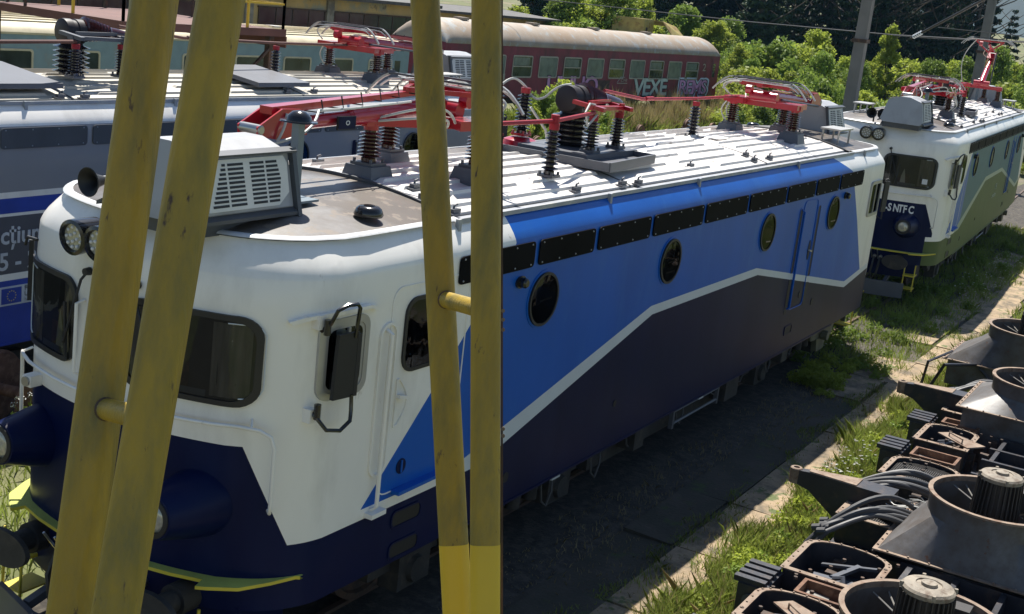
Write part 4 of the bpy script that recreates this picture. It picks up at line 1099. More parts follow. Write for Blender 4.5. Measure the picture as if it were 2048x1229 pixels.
    g = MB(); g.prism([(2.95,-0.55,4.27),(4.3,-0.55,4.27),(4.3,-0.95,4.20),(2.95,-0.95,4.20)],(0,0,0.012)); P(g, 'cover_plate', roof)
    return root

# ================================================================== the three locomotives
STD = ['white_paint','blue_paint','navy_paint','stripe_paint','underframe','ledge_grey']
build_loco('blue, navy and white electric locomotive in the foreground with red folded pantographs', (7.9,0.2,0), 0, STD, livery_planes(), livery_main)
def livery_green(x, y, z):                        # 0 white 1 blue 2 olive 3 pale 4 teal 5 navy
    if x < 0.5 and z > 1.72 or x < -0.05 or x > 17.7:
        r_ = livery_main(x, y, z); return 5 if r_ == 2 else 0
    if y > 0: x = LX-x
    if z < interp(x, LO): return 2
    if z < interp(x, UP): return 3 if x > 2.3 else 0
    if z > 3.84: return 0
    left = 1.02+(z-1.645)*(2.26/2.195); right = 17.09-(z-1.80)*(1.79/2.04)
    if not (left < x < right): return 0
    return 1 if x < 3.0 else 4
build_loco('teal and olive green electric locomotive with a white cab and one raised pantograph', (31.364,0.095,0.08), 0.0615,
           ['white_paint','blue_paint','olive_paint','pale_green','teal_paint','navy_paint','underframe','ledge_grey'],
           livery_planes()+[(Vector((3.0,0,0)), Vector((1,0,0)))], livery_green, door_mat='blue_paint', raised_far=True, low='olive_paint')
green = bpy.data.objects['locomotive.001']
def livery_grey(x, y, z):                         # 0 grey 1 white 2 blue
    if z > 3.84: return 1
    if z > 2.99: return 0
    if z > 2.91: return 1
    if z > 2.71: return 2
    if z > 2.67: return 1
    if z > 1.90: return 3
    if z > 1.81: return 1
    return 2
hp = [(Vector((0,0,z)), Vector((0,0,1))) for z in (3.84,2.99,2.91,2.71,2.67,1.90,1.81)]
build_loco('grey and blue locomotive with a tan roof on the parallel track at the left', (6.0,7.81,0.03), 0,
           ['grey_paint','white_paint','flag_blue','panel_grey','underframe','ledge_grey'], hp, livery_grey, roof='roof_tan', door_mat='grey_paint', cover='edge_dark', low='flag_blue')
grey = bpy.data.objects['locomotive.002']
for o in grey.children:
    if o.name.startswith(('bushing_foot','disconnector')): o.data.materials[0] = MAT['equip_grey']
    if o.name.startswith(('bus_bar','post_insulator','circuit_breaker','disconnector','breaker_base','bushing','jumper')): o.location.y -= 0.40; o.location.z -= 0.03
for o in list(grey.children):
    if o.name.startswith(('breaker_base','bushing','jumper','bushing_foot')):
        for c in list(o.children): bpy.data.objects.remove(c)
        bpy.data.objects.remove(o)
    elif o.name.startswith('bus_bar'): o.data.materials[0] = MAT['deck_rust']
for (x0, x1) in ((5.3, 6.5), (10.5, 11.8)):
    g = MB(); g.prism([(x0,-1.25,4.26),(x1,-1.25,4.26),(x1-0.1,-0.1,4.42),(x0-0.1,-0.1,4.42)], (0,0,0.07)); g.build('roof_cover', 'equip_grey', grey)
E1, EZ = (1,0,0), (0,0,1)
text_obj('lettering', '-SNTFC', 0.235, mframe((31.376-0.0, 0, 0), (0,-1,0), (0,0,1)), 'text_white') if False else None
def on_front(root, body, y0, z0, size, m):
    # letters one by one on the bowed front of a locomotive
    x = y0
    for ch in body:
        o = text_obj('letter', ch, size, mframe((bow(x)-0.012, x, z0), (0.33*(-x) if x < 0 else 0, -1, 0), (0,0,1)), m, root, offset=0.008, xs=0.72)
        x -= size*(0.26 if ch in '-' else 0.47 if ch != 'T' else 0.44)
on_front(green, '-SNTFC', -0.38, 2.17, 0.25, 'text_white')
text_obj('lettering', 'CFR', 0.26, mframe((9.75,-1.706,2.02), (1,0,0), (0,0,1)), 'pale_green', green, shear=0.2)
text_obj('lettering', 'CFR CĂLĂTORI', 0.13, mframe((9.4,-1.706,1.80), (1,0,0), (0,0,1)), 'pale_green', green, offset=0.004)
T = lambda b, s, x, z, m='text_grey', **k: text_obj('lettering', b, s, mframe((x-6.0,-1.706,z-0.03), (1,0,0), (0,0,1)), m, grey, **k)
T('cțiune', 0.33, 11.15, 2.34, offset=0.006)
T('5 - 202', 0.33, 11.13, 1.99, offset=0.006)
g = MB(); g.bx(4.6, 6.9, -1.708, -1.69, 1.47, 1.73); g.build('sign_panel', 'text_grey', grey)
g = MB(); g.bx(5.18, 5.50, -1.712, -1.705, 1.495, 1.705); fl_ = g.build('flag_panel', 'flag_blue', grey)
g = MB()
for k in range(12):
    a = math.pi*k/6; c = (5.34+0.068*math.cos(a), 1.60+0.068*math.sin(a))
    st = [(c[0]+(0.012 if j % 2 == 0 else 0.005)*math.sin(math.pi*j/5), -1.713, c[1]+(0.012 if j % 2 == 0 else 0.005)*math.cos(math.pi*j/5)) for j in range(10)]
    g.prism(st, (0,-0.001,0))
g.build('star', 'flag_gold', fl_)
T('Fina', 0.085, 11.55, 1.68, 'navy_paint', offset=0.003); T('Uniu', 0.085, 11.55, 1.60, 'navy_paint', offset=0.003); T('NextG', 0.075, 11.55, 1.52, 'navy_paint')
# sticker and arrow board in the green locomotive's windscreen
g = MB(); g.bx(-0.335, -0.332, -1.22, -1.10, 2.90, 3.02); g.build('sticker', 'text_white', green)
# maker's emblem on the near pantograph
pf = [o for o in bpy.data.objects if o.name.startswith('pantograph')]
me_o = MB(); me_o.bx(2.03, 2.29, -0.122, -0.119, 4.815, 4.93)
me_o.build('emblem_plate', 'navy_paint', bpy.data.objects['pantograph'])
text_obj('emblem', 'o', 0.10, mframe((2.13,-0.123,4.85), (1,0,0), (0,0,1)), 'text_white', bpy.data.objects['pantograph'], xs=1.3)

# ================================================================== coaches
def coach(label, x, y, z, rz, L_, side_m, roof_m, wins, rh=1.0):
    root = thing('railway_coach', label, 'railway coach', (x, y, z), rz)
    b = MB(); b.bx(0, L_, 0, 2.85, 1.0, 3.38); b.build('body', side_m, root)
    b = MB(); n = 16
    sec = [( -0.02, 3.34), (-0.03, 3.42), (0.02, 3.52), (0.12, 3.64)] + [(0.12+2.61*t/10, 3.64+0.40*math.sin(math.pi*t/10)**0.75) for t in range(1, 10)] + [(2.73,3.64),(2.83,3.52),(2.88,3.42),(2.87,3.34)]
    st = []
    for k in range(9):                            # rounded near end
        t = k/8; st.append((0.9*t*t, math.sqrt(max(0, 1-(1-t)**2))*0.75+0.25))
    stations = [(0.7*(1-math.cos(math.pi/2*k/8)), math.sin(math.pi/2*k/8)) for k in range(9)] + [(L_*0.25,1),(L_*0.5,1),(L_*0.75,1)] + [(L_-0.7*(1-math.cos(math.pi/2*(8-k)/8)), math.sin(math.pi/2*(8-k)/8)) for k in range(9)]
    vs = []
    for xx, s in stations: vs += [(xx, yy, 3.34+(zz-3.34)*max(s, 0.02)*rh) for yy, zz in sec]
    m = len(sec)
    b.add(vs, [(i*m+j, i*m+j+1, (i+1)*m+j+1, (i+1)*m+j) for i in range(len(stations)-1) for j in range(m-1)])
    rf = b.build('roof', roof_m, root, ang=40)
    for k in range(int(L_/6)): b = MB(); xx = 2.5+k*6; b.bx(xx, xx+0.5, 1.0, 1.5, 3.34+0.68*rh, 3.34+0.76*rh); b.build('roof_vent', 'coach_roof', rf)
    for i, (wx, ww, wh, kind) in enumerate(wins):
        f = lambda u, v, h: (u, -h, v)
        o1 = rrect(wx-ww/2, wx+ww/2, 2.95-wh, 2.95, 0.10, 4); i1 = rrect(wx-ww/2+0.06, wx+ww/2-0.06, 2.95-wh+0.06, 2.89, 0.07, 4)
        g = MB(); ring_solid(g, o1, i1, f, 0.03); wn = g.build('window', 'window_metal' if side_m == 'coach_red' else 'coach_cream', root)
        g = MB(); plate(g, i1, f, 0.006); g.build('pane', 'coach_glass_pale' if kind == 1 else 'coach_glass', wn)
        if kind == 0:
            g = MB(); g.bx(wx-ww/2+0.05, wx+ww/2-0.05, -0.035, -0.01, 2.95-wh*0.5-0.02, 2.95-wh*0.5+0.03); g.build('sash_bar', 'window_metal', wn)
            g = MB(); g.bx(wx-ww/2+0.12, wx+ww/2-0.25, -0.012, -0.006, 2.95-wh*0.45, 2.85); g.build('curtain', 'coach_glass_pale', wn)
    for xx in (0.35, L_-1.1):
        b = MB(); b.bx(xx, xx+0.75, -0.012, 0.01, 1.1, 3.15); d_ = b.build('door', side_m, root); b = MB(); b.bx(xx+0.2, xx+0.55, -0.018, 0, 2.1, 2.9); b.build('pane', 'coach_glass', d_)
    b = MB(); b.bx(1.0, L_-1, 0.25, 2.6, 0.7, 1.0)
    for c in (3.2, L_-3.2):
        b.bx(c-1.6, c+1.6, 0.3, 0.5, 0.4, 0.75)
        for d in (-1.25, 1.25): b.lathe([(0.46,0),(0.46,0.13)], (c+d, 0.65, 0.46), (0,1,0), 20)
    b.build('bogie', 'rust_dark', root)
    return root
wr = [(53.03-46.8+2.32*i, 1.72, 1.02, [0,1,0,1,0,1,0,1,0][i]) for i in range(9)]
wr += [(53.03-46.8-2.32*i, 1.72, 1.02, i % 2) for i in range(1, 3)]
red = coach('dark red passenger coach with a weathered roof and painted graffiti on its side', 46.8, 22.71, 0.5, -0.0403, 28.6, 'coach_red', 'coach_roof', sorted(wr), 1.4)
GX = lambda i: 53.03-46.8+2.32*i
def gtext(body, x, z, size, m, xs, **k): text_obj('graffiti', body, size, mframe((x,-0.008-k.pop('d',0),z), (1,0,0), (0,0,1)), m, red, xs=xs, ext=0.001, **k)
gtext('UNHO', GX(1.0), 1.12, 1.30, 'graffiti_black', 1.45, offset=0.07, space=0.82)
gtext('UNHO', GX(1.0), 1.14, 1.27, 'graffiti_pink', 1.48, offset=0.02, d=0.003, space=0.82)
gtext('VEXE', GX(4.95), 1.05, 1.32, 'graffiti_black', 1.5, offset=0.08, space=0.84)
gtext('VEXE', GX(4.95), 1.07, 1.29, 'graffiti_pale', 1.53, offset=0.03, d=0.003, space=0.84)
gtext('REMS', GX(7.35), 1.08, 1.22, 'graffiti_blue', 1.6, offset=0.14, space=0.82)
gtext('REMS', GX(7.35), 1.08, 1.2, 'graffiti_black', 1.6, offset=0.06, d=0.002, space=0.82)
gtext('REMS', GX(7.35), 1.10, 1.17, 'graffiti_pink', 1.62, offset=0.01, d=0.004, space=0.82)
gtext('2', GX(8.62), 2.45, 0.62, 'window_metal', 1.6)
gtext('CFR', GX(4.25), 1.78, 0.22, 'window_metal', 1.9, shear=0.3)
g = MB(); g.tube([(GX(4.1),-0.01,1.74),(GX(4.25),-0.01,2.02),(GX(4.45),-0.01,2.02)], 0.02, 4); g.bx(GX(4.1), GX(4.6), -0.012, -0.005, 1.68, 1.72); g.build('emblem', 'window_metal', red)
g = MB(); g.prism([(GX(3.15),-0.006,1.25),(GX(3.75),-0.006,1.25),(GX(3.75),-0.006,1.85),(GX(3.15),-0.006,1.85)], (0,-0.004,0)); g.build('service_panel', 'rust_dark', red)
g = MB(); g.bx(GX(-0.75), GX(-0.6), -0.012, -0.002, 1.75, 2.1); g.build('notice_plate', 'window_metal', red)
wt = [(1.9+2.35*i, 1.45, 1.15, 2) for i in range(11)]
coach('pale teal coach with a cream ribbed roof behind the grey locomotive', 15.6, 22.7, 0.25, -0.035, 27.2, 'coach_teal', 'coach_cream', wt, 0.72)
tealc = bpy.data.objects['railway_coach.001']
g = MB()
for k in range(12): g.bx(1.5, 25.5, 0.35+k*0.18, 0.35+k*0.18+0.05, 3.5, 3.34+0.72*(0.30+0.40*math.sin(math.pi*(0.35+k*0.18-0.12)/2.61)**0.75)+0.035)
g.build('roof_rib', 'coach_cream', tealc)

# ================================================================== shed building
bd = thing('shed_building', 'low workshop with peeling yellow plaster and gridded windows behind the coaches', 'building', (22, 38, 0.6), -0.03)
g = MB(); g.bx(0, 44, 0, 10, -1, 4.15); g.build('wall', 'plaster', bd)
g = MB(); g.bx(44.1, 60, 1.0, 10, -1, 3.9); g.build('wall', 'plaster', bd)
g = MB(); g.prism([(-0.6,-0.7,4.15),(44.5,-0.7,4.15),(44.5,5,4.35),(-0.6,5,4.35)], (0,0,0.18)); g.prism([(-0.6,5,4.36),(44.5,5,4.36),(44.5,10.7,4.15),(-0.6,10.7,4.15)], (0,0,0.18)); g.build('roof', 'roof_tar', bd)
g = MB(); g.prism([(44.2,0.3,3.9),(60.5,0.3,3.9),(60.5,5,4.15),(44.2,5,4.15)], (0,0,0.15)); g.prism([(44.2,5,4.16),(60.5,5,4.16),(60.5,10.7,3.9),(44.2,10.7,3.9)], (0,0,0.15)); g.build('roof', 'roof_tar', bd)
for k, (x0, x1) in enumerate([(1,7),(8.5,14),(15.5,21),(22.5,28),(29.5,34.6),(35.4,43.2),(46,51),(52.5,57.5)]):
    y = -0.02 if x0 < 44 else 0.98; z0, z1 = 1.2, 3.45
    g = MB(); n = max(4, int((x1-x0)/1.25))
    g.bx(x0-0.1, x1+0.1, y-0.06, y+0.0, z0-0.08, z0); g.bx(x0-0.1, x1+0.1, y-0.06, y, z1, z1+0.08)
    for i in range(n+1): xx = x0+(x1-x0)*i/n; g.bx(xx-0.035, xx+0.035, y-0.05, y, z0, z1)
    for zz in (1.95, 2.7): g.bx(x0, x1, y-0.04, y, zz-0.025, zz+0.025)
    wn = g.build('window', 'rust_dark', bd)
    for i in range(n):
        for z_a, z_b in ((z0, 1.925), (1.975, 2.675), (2.725, z1)):
            xx = x0+(x1-x0)*i/n; gg = MB(); t_ = random.uniform(-0.01, 0.01)
            gg.add([(xx+0.035,y-0.02,z_a),(xx+(x1-x0)/n-0.035,y-0.02-t_,z_a),(xx+(x1-x0)/n-0.035,y-0.02+t_,z_b),(xx+0.035,y-0.02,z_b)], [(0,1,2,3)])
            gg.build('pane', 'old_glass', wn)
for xx in (0.3, 7.75, 14.75, 21.75, 28.75, 35.0, 43.7): g = MB(); g.bx(xx-0.28, xx+0.28, -0.12, 0, -1, 4.14); g.build('pilaster', 'plaster_grey', bd)

# ================================================================== service platform
pl = thing('service_platform', 'rust brown raised platform with yellow railings above the grey locomotive', 'platform', (15.7, 8.85, 0))
g = MB(); g.bx(0, 4.1, 0, 3.6, 5.00, 5.05); g.bx(0, 4.1, -0.03, 0, 4.93, 5.07); g.bx(-0.03, 0, -0.03, 3.6, 4.93, 5.07); g.bx(4.1,4.13,-0.03,3.6,4.72,4.93)
g.build('deck', 'deck_rust', pl)
for (x, y) in ((0.15, 3.3), (0.15, 1.2), (3.9, 0.2), (3.9, 3.3)):
    g = MB(); g.bx(x-0.06, x+0.06, y-0.06, y+0.06, gz(16,10)-0.1, 5.0); g.build('post', 'rust_dark', pl)
for (x0, y0, x1, y1) in ((0.03,0.03,4.07,0.03),(0.03,0.03,0.03,2.4),(0.6,3.55,4.07,3.55),(4.07,0.03,4.07,3.55)):
    d = math.hypot(x1-x0, y1-y0); n = max(2, int(d/1.0))
    for i in range(n+1):
        t = i/n; g = MB(); g.bx(x0+(x1-x0)*t-0.02, x0+(x1-x0)*t+0.02, y0+(y1-y0)*t-0.02, y0+(y1-y0)*t+0.02, 5.05, 6.0); g.build('railing_post', 'yellow_paint_new' if (i+int(x0)) % 2 else 'rust_dark', pl)
    for zz in (5.53, 6.0):
        g = MB(); g.bar((x0,y0,zz),(x1,y1,zz),0.035,0.035); g.build('railing_bar', 'yellow_paint_new', pl)
g = MB(); g.bar((0.3,0.1,4.7),(1.2,0.1,3.9),0.05,0.05); g.bar((2.8,0.1,3.9),(3.8,0.1,4.7),0.05,0.05); g.build('brace', 'rust_dark', pl)
g = MB(); g.bx(1.4,1.75,0.9,1.2,4.90,4.98); g.build('toe_plate', 'yellow_step', pl)

# ================================================================== row of loose wheelsets
def wheelset(x, y, rz, label):
    g = MB()
    for s in (-1, 1): g.lathe([(0.50,0),(0.50,0.10),(0.53,0.105),(0.53,0.135),(0.44,0.135),(0.42,0.10),(0.15,0.09),(0.13,0.18)], (0, s*0.62, 0.50), (0,s,0), 30)
    g.lathe([(0.08,0),(0.08,2.0)], (0,-1.0,0.5), (0,1,0), 12)
    o = g.build('wheelset', 'rust'); o.location = (x, y, gz(x, y)); o.rotation_euler = (0,0,rz); tag(o, label, 'wheelset', 'rusty wheelsets lined up on the weedy track')
    return o
w0 = wheelset(41, 17.6, 0, 'leftmost loose rusty wheelset of the row beyond the blue locomotive')
for k in range(1, 17):
    o = w0.copy(); COL.objects.link(o); o['label'] = ('%s loose rusty wheelset, counted from the left, in the row beyond the blue locomotive' % ['','second','third','fourth','fifth','sixth','seventh','eighth','ninth','tenth','eleventh','twelfth','thirteenth','fourteenth','fifteenth','sixteenth','seventeenth'][k]); x = 41+k*2.05+random.uniform(-0.15, 0.35); o.location = (x, 17.6+random.uniform(-0.1,0.1), gz(x,17.6)-0.03); o.rotation_euler = (0, random.random()*3, random.uniform(-0.06,0.06))

wl = wheelset(11.05, 5.55, 0.25, 'large rusty wheelset standing in weeds beside the blue front, left edge'); wl.scale = (1.15, 0.55, 0.95); del wl['group']
# ================================================================== yellow machine behind the coach
ym = thing('track_machine', 'derelict yellow track machine with an open tilted cover behind the red coach', 'machine', (82.5, 29.3, 0.6), -0.05)
g = MB(); g.bx(-1.6,-0.2,0.0,2.4,0.9,4.85); g.bx(-2.6,-1.6,0.2,2.2,0.9,3.9); g.build('cabin', 'crane_yellow', ym)
g = MB()
for k in range(4): g.bx(-1.5+k*0.33,-1.25+k*0.33,-0.03,0,3.2,4.6)
g.build('cabin_door', 'crane_yellow', ym)
g = MB(); g.bx(-1.35,-1.1,-0.05,-0.03,3.6,4.3); g.bx(-0.95,-0.75,-0.05,-0.03,3.3,4.1); g.bx(-0.5,-0.38,-0.05,-0.03,3.4,4.0); g.build('grille', 'rust_dark', ym)
g = MB(); g.prism([(-0.15,-0.6,4.75),(2.0,-0.6,4.45),(2.3,-1.5,3.55),(0.5,-1.5,3.5)], (0,0,0.08)); g.prism([(-0.15,-0.6,4.75),(2.0,-0.6,4.45),(2.0,1.8,4.5),(-0.15,1.8,4.8)], (0,0,0.07)); g.build('tilted_cover', 'crane_yellow', ym)
g = MB(); g.bx(-0.2,2.0,0,2.2,0.9,3.4); g.bx(-6,5,0,2.4,0.6,0.95); [g.lathe([(0.46,0),(0.46,0.12)], (x,0.1,0.46), (0,1,0), 18) for x in (-4.8,-3.2,2.6,4.2)]; g.build('chassis', 'rust_dark', ym)

# ================================================================== catenary poles and wires
def pole(x, y, h, lean, label, w=0.36):
    root = thing('catenary_pole', label, 'pole', (x, y, gz(x, y)-0.3))
    g = MB(); b0, b1 = w/2, w*0.36
    g.add([(-b0,-b0,0),(b0,-b0,0),(b0,b0,0),(-b0,b0,0),(lean-b1,-b1,h),(lean+b1,-b1,h),(lean+b1,b1,h),(lean-b1,b1,h)], [(0,3,2,1),(4,5,6,7),(0,1,5,4),(1,2,6,5),(2,3,7,6),(3,0,4,7)])
    g.build('shaft', 'concrete_pole', root)
    g = MB(); g.bx(-b0-0.02+lean*0.6, b0+0.02+lean*0.6, -b0-0.02, b0+0.02, 6.2, 6.32); g.build('clamp', 'rust_dark', root)
    return root
pole(44.3, 3.25+1.4, 11, 0.15, 'grey concrete pole behind the cab of the green locomotive', 0.44)
pole(66.5, 4.9, 11, 0.1, 'slimmer concrete pole farther off behind the raised pantograph', 0.48)
def wire(pts, r, label, name='overhead_wire'):
    g = MB(); g.tube(pts, r, 5); return tag(g.build(name, 'wire'), label, 'wire')
def sag(p, q, s, n=16):
    p, q = Vector(p), Vector(q); return [p.lerp(q, i/n)-Vector((0,0,s*4*(i/n)*(1-i/n))) for i in range(n+1)]
def vpt(px, py, d): return CAMP + (rt*((px-1024)/2600) + dn*((py-614.5)/2600) + fw)*d
wire([vpt(700,-62,62)]+[vpt(1090,0,60), vpt(1500,44,55), vpt(1786,70,50), vpt(2048,85,45), vpt(2500,98,40)], 0.022, 'thin overhead wire crossing in front of the dark wood above the red coach')
wire([vpt(1786,71,46), vpt(1875,78,46), vpt(2048,83,46), vpt(2500,96,46)], 0.012, 'fine wire below the main overhead wire, right of the concrete pole')
wire([vpt(1876,55,50), vpt(2048,73,50), vpt(2500,108,50)], 0.018, 'upper overhead wire at the right edge running towards the farther pole')
g = MB(); a, b = vpt(1822,77,44), vpt(1990,-12,40); g.tube([a, b, b+(b-a)*0.7], 0.045, 8)
st = tag(g.build('stay_cable', 'cable_black'), 'slanting stay with a glassy insulator fixed to the nearer concrete pole', 'stay')
g = MB(); d_ = (b-a).normalized()
for k in range(5): g.lathe([(0.03,0),(0.075,0.02),(0.03,0.06)], a+d_*(0.15+0.10*k), d_, 10)
g.build('insulator', 'stripe_paint', st)


# ================================================================== pile of blowers and motor frames
def dshape(x0, x1, y0, y1, n=10):                 # straight on three sides, arched towards +x
    r = (y1-y0)/2; cy = (y0+y1)/2; cx = x1-r*0.55
    return [(x0,y1),(x0,y0),(cx,y0)] + [(cx+r*0.55*math.sin(math.pi*k/n), cy-r*math.cos(math.pi*k/n)) for k in range(1,n)] + [(cx,y1)]
def scaled(pts, d):
    cx = sum(p[0] for p in pts)/len(pts); cy = sum(p[1] for p in pts)/len(pts)
    mx = max(abs(p[0]-cx) for p in pts); my = max(abs(p[1]-cy) for p in pts)
    return [(cx+(x-cx)*(mx-d)/mx, cy+(y-cy)*(my-d)/my) for x, y in pts]
def tray(root, x0, x1, y0, y1, zt, mesh=False, depth=0.35, rim='rim_rust', name='motor_tray'):
    g = MB(); o = dshape(x0, x1, y0, y1); i = scaled(o, 0.03); fz = lambda u, v, h: (u, v, zt-depth+h)
    ring_solid(g, o, i, fz, depth-0.012)
    plate(g, i, lambda u, v, h: (u, v, zt-depth+h), 0.01)
    t = g.build(name, 'frame_dark', root)
    g = MB(); ring_solid(g, scaled(o, -0.03), scaled(o, 0.045), lambda u, v, h: (u, v, zt-0.010+h), 0.014); 
    oo = o
    for k, (a, b) in enumerate(zip(oo, oo[1:]+oo[:1])):
        n_ = max(1, int(math.hypot(b[0]-a[0], b[1]-a[1])/0.16))
        for j in range(n_): g.lathe([(0.012,0),(0.010,0.012)], (a[0]+(b[0]-a[0])*j/n_, a[1]+(b[1]-a[1])*j/n_, zt+0.003), (0,0,1), 6)
    g.build('rim', rim, t)
    g = MB()
    if mesh:
        k = x0+0.06
        while k < x1-0.05:
            cyy = (y0+y1)/2; hw = (y1-y0)/2-0.05
            if k > x1-hw*0.55: hw *= math.sqrt(max(0.03, 1-((k-(x1-hw*0.55))/(hw*0.6))**2))
            g.bx(k-0.004, k+0.004, cyy-hw, cyy+hw, zt-0.06, zt-0.052); k += 0.028
        k = y0+0.06
        while k < y1-0.05: g.bx(x0+0.05, x1-0.22, k-0.004, k+0.004, zt-0.055, zt-0.047); k += 0.028
        g.build('wire_mesh', 'motor_dark', t)
    else:
        g.bar((x0+0.1,(y0+y1)/2+0.1,zt-0.12),(x1-0.25,(y0+y1)/2-0.15,zt-0.1),0.06,0.04); g.bar((x1-0.3,y0+0.1,zt-0.05),(x1-0.25,y1-0.2,zt-0.2),0.05,0.03)
        g.prism([(x0+0.15,y1-0.25,zt-0.22),(x0+0.55,y1-0.2,zt-0.2),(x0+0.6,y0+0.3,zt-0.2),(x0+0.3,y0+0.2,zt-0.22)], (0,0,0.015))
        g.tube([(x0+0.2,y0+0.3,zt-0.15),(x0+0.3,y0+0.35,zt-0.05),(x0+0.35,y0+0.5,zt-0.12)],0.03,6)
        g.build('inner_bracket', 'equip_grey', t)
    return t
def comb(root, x, y, z, rz=0.0):
    g = MB(); g.bx(x-0.30, x+0.30, y-0.02, y+0.28, z-0.42, z-0.06)
    for k in range(4): g.bx(x-0.28+k*0.15, x-0.28+k*0.15+0.09, y+0.0, y+0.34, z-0.06, z)
    g.lathe([(0.07,0),(0.07,0.02)], (x-0.305, y+0.14, z-0.22), (-1,0,0), 12, 1)
    g.build('toothed_bracket', ['frame_dark','equip_grey'], root)
def lug(root, x, y, z):
    g = MB()
    prof = [(y+0.72, z-0.02, z-0.20, 0.055), (y+0.55, z-0.0, z-0.24, 0.065), (y-0.05, z+0.02, z-0.62, 0.16), (y-0.5, z+0.02, z-0.66, 0.17)]
    vs = []
    for yy, a, b, w_ in prof: vs += [(x-w_, yy, a), (x+w_, yy, a), (x+w_, yy, b), (x-w_, yy, b)]
    g.add(vs, [(3,2,1,0),(12,13,14,15)]+[(4*i+k, 4*i+(k+1)%4, 4*i+4+(k+1)%4, 4*i+4+k) for i in range(3) for k in range(4)])
    ln = g.build('support_arm', 'frame_dark', root)
    g = MB(); g.lathe([(0.075,-0.19),(0.078,0.0),(0.068,0.01),(0.040,0.01),(0.038,-0.15)], (x, y+0.76, z-0.01), (0,0,1), 18); g.build('eye', 'rim_rust', ln)
    g = MB(); g.prism([(x-0.05,y+0.58,z+0.004),(x+0.05,y+0.58,z+0.004),(x+0.15,y-0.05,z+0.026),(x-0.15,y-0.05,z+0.026)], (0,0,0.006)); g.build('top_plate', 'rim_rust', ln)
def hoses(root, x, y, z, n, ln, seed, lift=0.28, curve=0.5):
    r_ = random.Random(seed)
    for k in range(n):
        a = Vector((x+0.07*k-0.15, y+0.06*r_.uniform(-1,1), z)); b = Vector((x+0.05*k+curve+r_.uniform(-0.1,0.1), y-ln+r_.uniform(-0.12,0.12), z+r_.uniform(-0.05,0.08)))
        pts = []
        for i in range(15):
            t = i/14; p = a.lerp(b, t); p.z += lift*math.sin(math.pi*t)*(0.8+0.4*r_.random()*0+0.1*k); p.x += 0.12*math.sin(math.pi*t*1.3+k)*0.6
            pts.append(tuple(p))
        pts = [(a.x-0.02, a.y+0.16, z-0.25)] + pts
        g = MB(); g.tube(pts, 0.032, 10); g.lathe([(0.042,0),(0.042,0.10)], a+Vector((0,0.02,0.0)), (0,0.9,-0.3), 10); g.lathe([(0.044,0),(0.044,0.14)], b-Vector((0,-0.05,0.0)), (0,-1,0), 10)
        g.build('hose', 'hose', root)
def wires_loop(root, x, y, z, seed):
    r_ = random.Random(seed)
    for k in range(6):
        c = (x+r_.uniform(-0.1,0.1), y+r_.uniform(-0.08,0.08)); a, b = r_.uniform(0.18,0.32), r_.uniform(0.12,0.2)
        g = MB(); g.tube([(c[0]+b*math.cos(2*math.pi*i/18), c[1]-a*math.sin(2*math.pi*i/18), z+0.03*math.sin(i)+0.02*k) for i in range(15)], 0.007, 5); g.build('thin_cable', 'cable_white' if k % 2 else 'hose', root)
def rectframe(root, x0, x1, y0, y1, z):
    g = MB(); o = [(x0,y0),(x1,y0),(x1,y1),(x0,y1)]; i = [(x0+0.04,y0+0.04),(x1-0.04,y0+0.04),(x1-0.04,y1-0.04),(x0+0.04,y1-0.04)]
    ring_solid(g, o, i, lambda u, v, h: (u, v, z-0.2+h), 0.2); r_ = g.build('vent_frame', 'rust', root)
    g = MB(); g.prism([(x0+0.06,y0+0.2,z-0.12),(x1-0.06,y0+0.25,z-0.12),(x1-0.06,y1-0.06,z-0.10),(x0+0.06,y1-0.06,z-0.10)], (0,0,0.008)); g.build('cover_sheet', 'window_metal', r_)
def motor_frame(label, x, trays, arm=None, combs=(), rects=(), hs=(), zt=0.62, y1=-4.22):
    root = thing('motor_frame', label, 'machine frame', (0,0,0), 0, 'dismantled machine frames laid out beside the path')
    for (a, b, yy0, m_) in trays: tray(root, a, b, yy0, y1, zt, m_)
    xa = min(t[0] for t in trays)-0.1; xb = max(t[1] for t in trays)+0.1
    g = MB(); g.bx(xa, xb, -7.6, y1+0.02, 0.0, 0.26)
    for k in range(5):
        yy = -5.35-k*0.5; g.bx(xa, xb, yy, yy+0.06, 0.26, zt-0.03)
    for xx in (xa, (xa+xb)/2, xb): g.bx(xx-0.03, xx+0.03, -7.6, -5.2, 0.26, zt-0.02)
    g.bx(xa, xb, -6.0, -5.25, 0.26, 0.45)
    g.build('base_frame', 'frame_dark', root)
    if arm: lug(root, *arm)
    for c in combs: comb(root, *c)
    for r_ in rects: rectframe(root, *r_)
    for h in hs:
        if h[0] == 'h': hoses(root, *h[1:])
        else: wires_loop(root, *h[1:])
    g = MB(); r_ = random.Random(int(x*10))
    for k in range(14):
        xx = r_.uniform(xa, xb); yy = r_.uniform(-5.2, -4.3); g.bx(xx-0.05, xx+0.05, yy-0.06, yy+0.06, 0.26, r_.uniform(0.4, 0.55))
    for k in range(22):
        xx = r_.uniform(xa, xb); g.lathe([(0.025,0),(0.022,0.03)], (xx, r_.uniform(-5.3,-4.2), 0.60), (0,0,1), 6)
    g.build('bolt_block', 'rust_dark', root)
    g = MB(); g.prism([(xa+0.2,-4.95,zt),(xa+0.55,-4.45,zt+0.02),(xa+0.72,-4.6,zt+0.02),(xa+0.5,-5.15,zt)], (0,0,0.02)); g.tube([(xa+0.3,-4.85,zt+0.03),(xa+0.32,-4.85,zt+0.09),(xa+0.52,-4.62,zt+0.09),(xa+0.52,-4.62,zt+0.03)], 0.012, 6)
    g.build('rusty_lid', 'rim_rust', root)
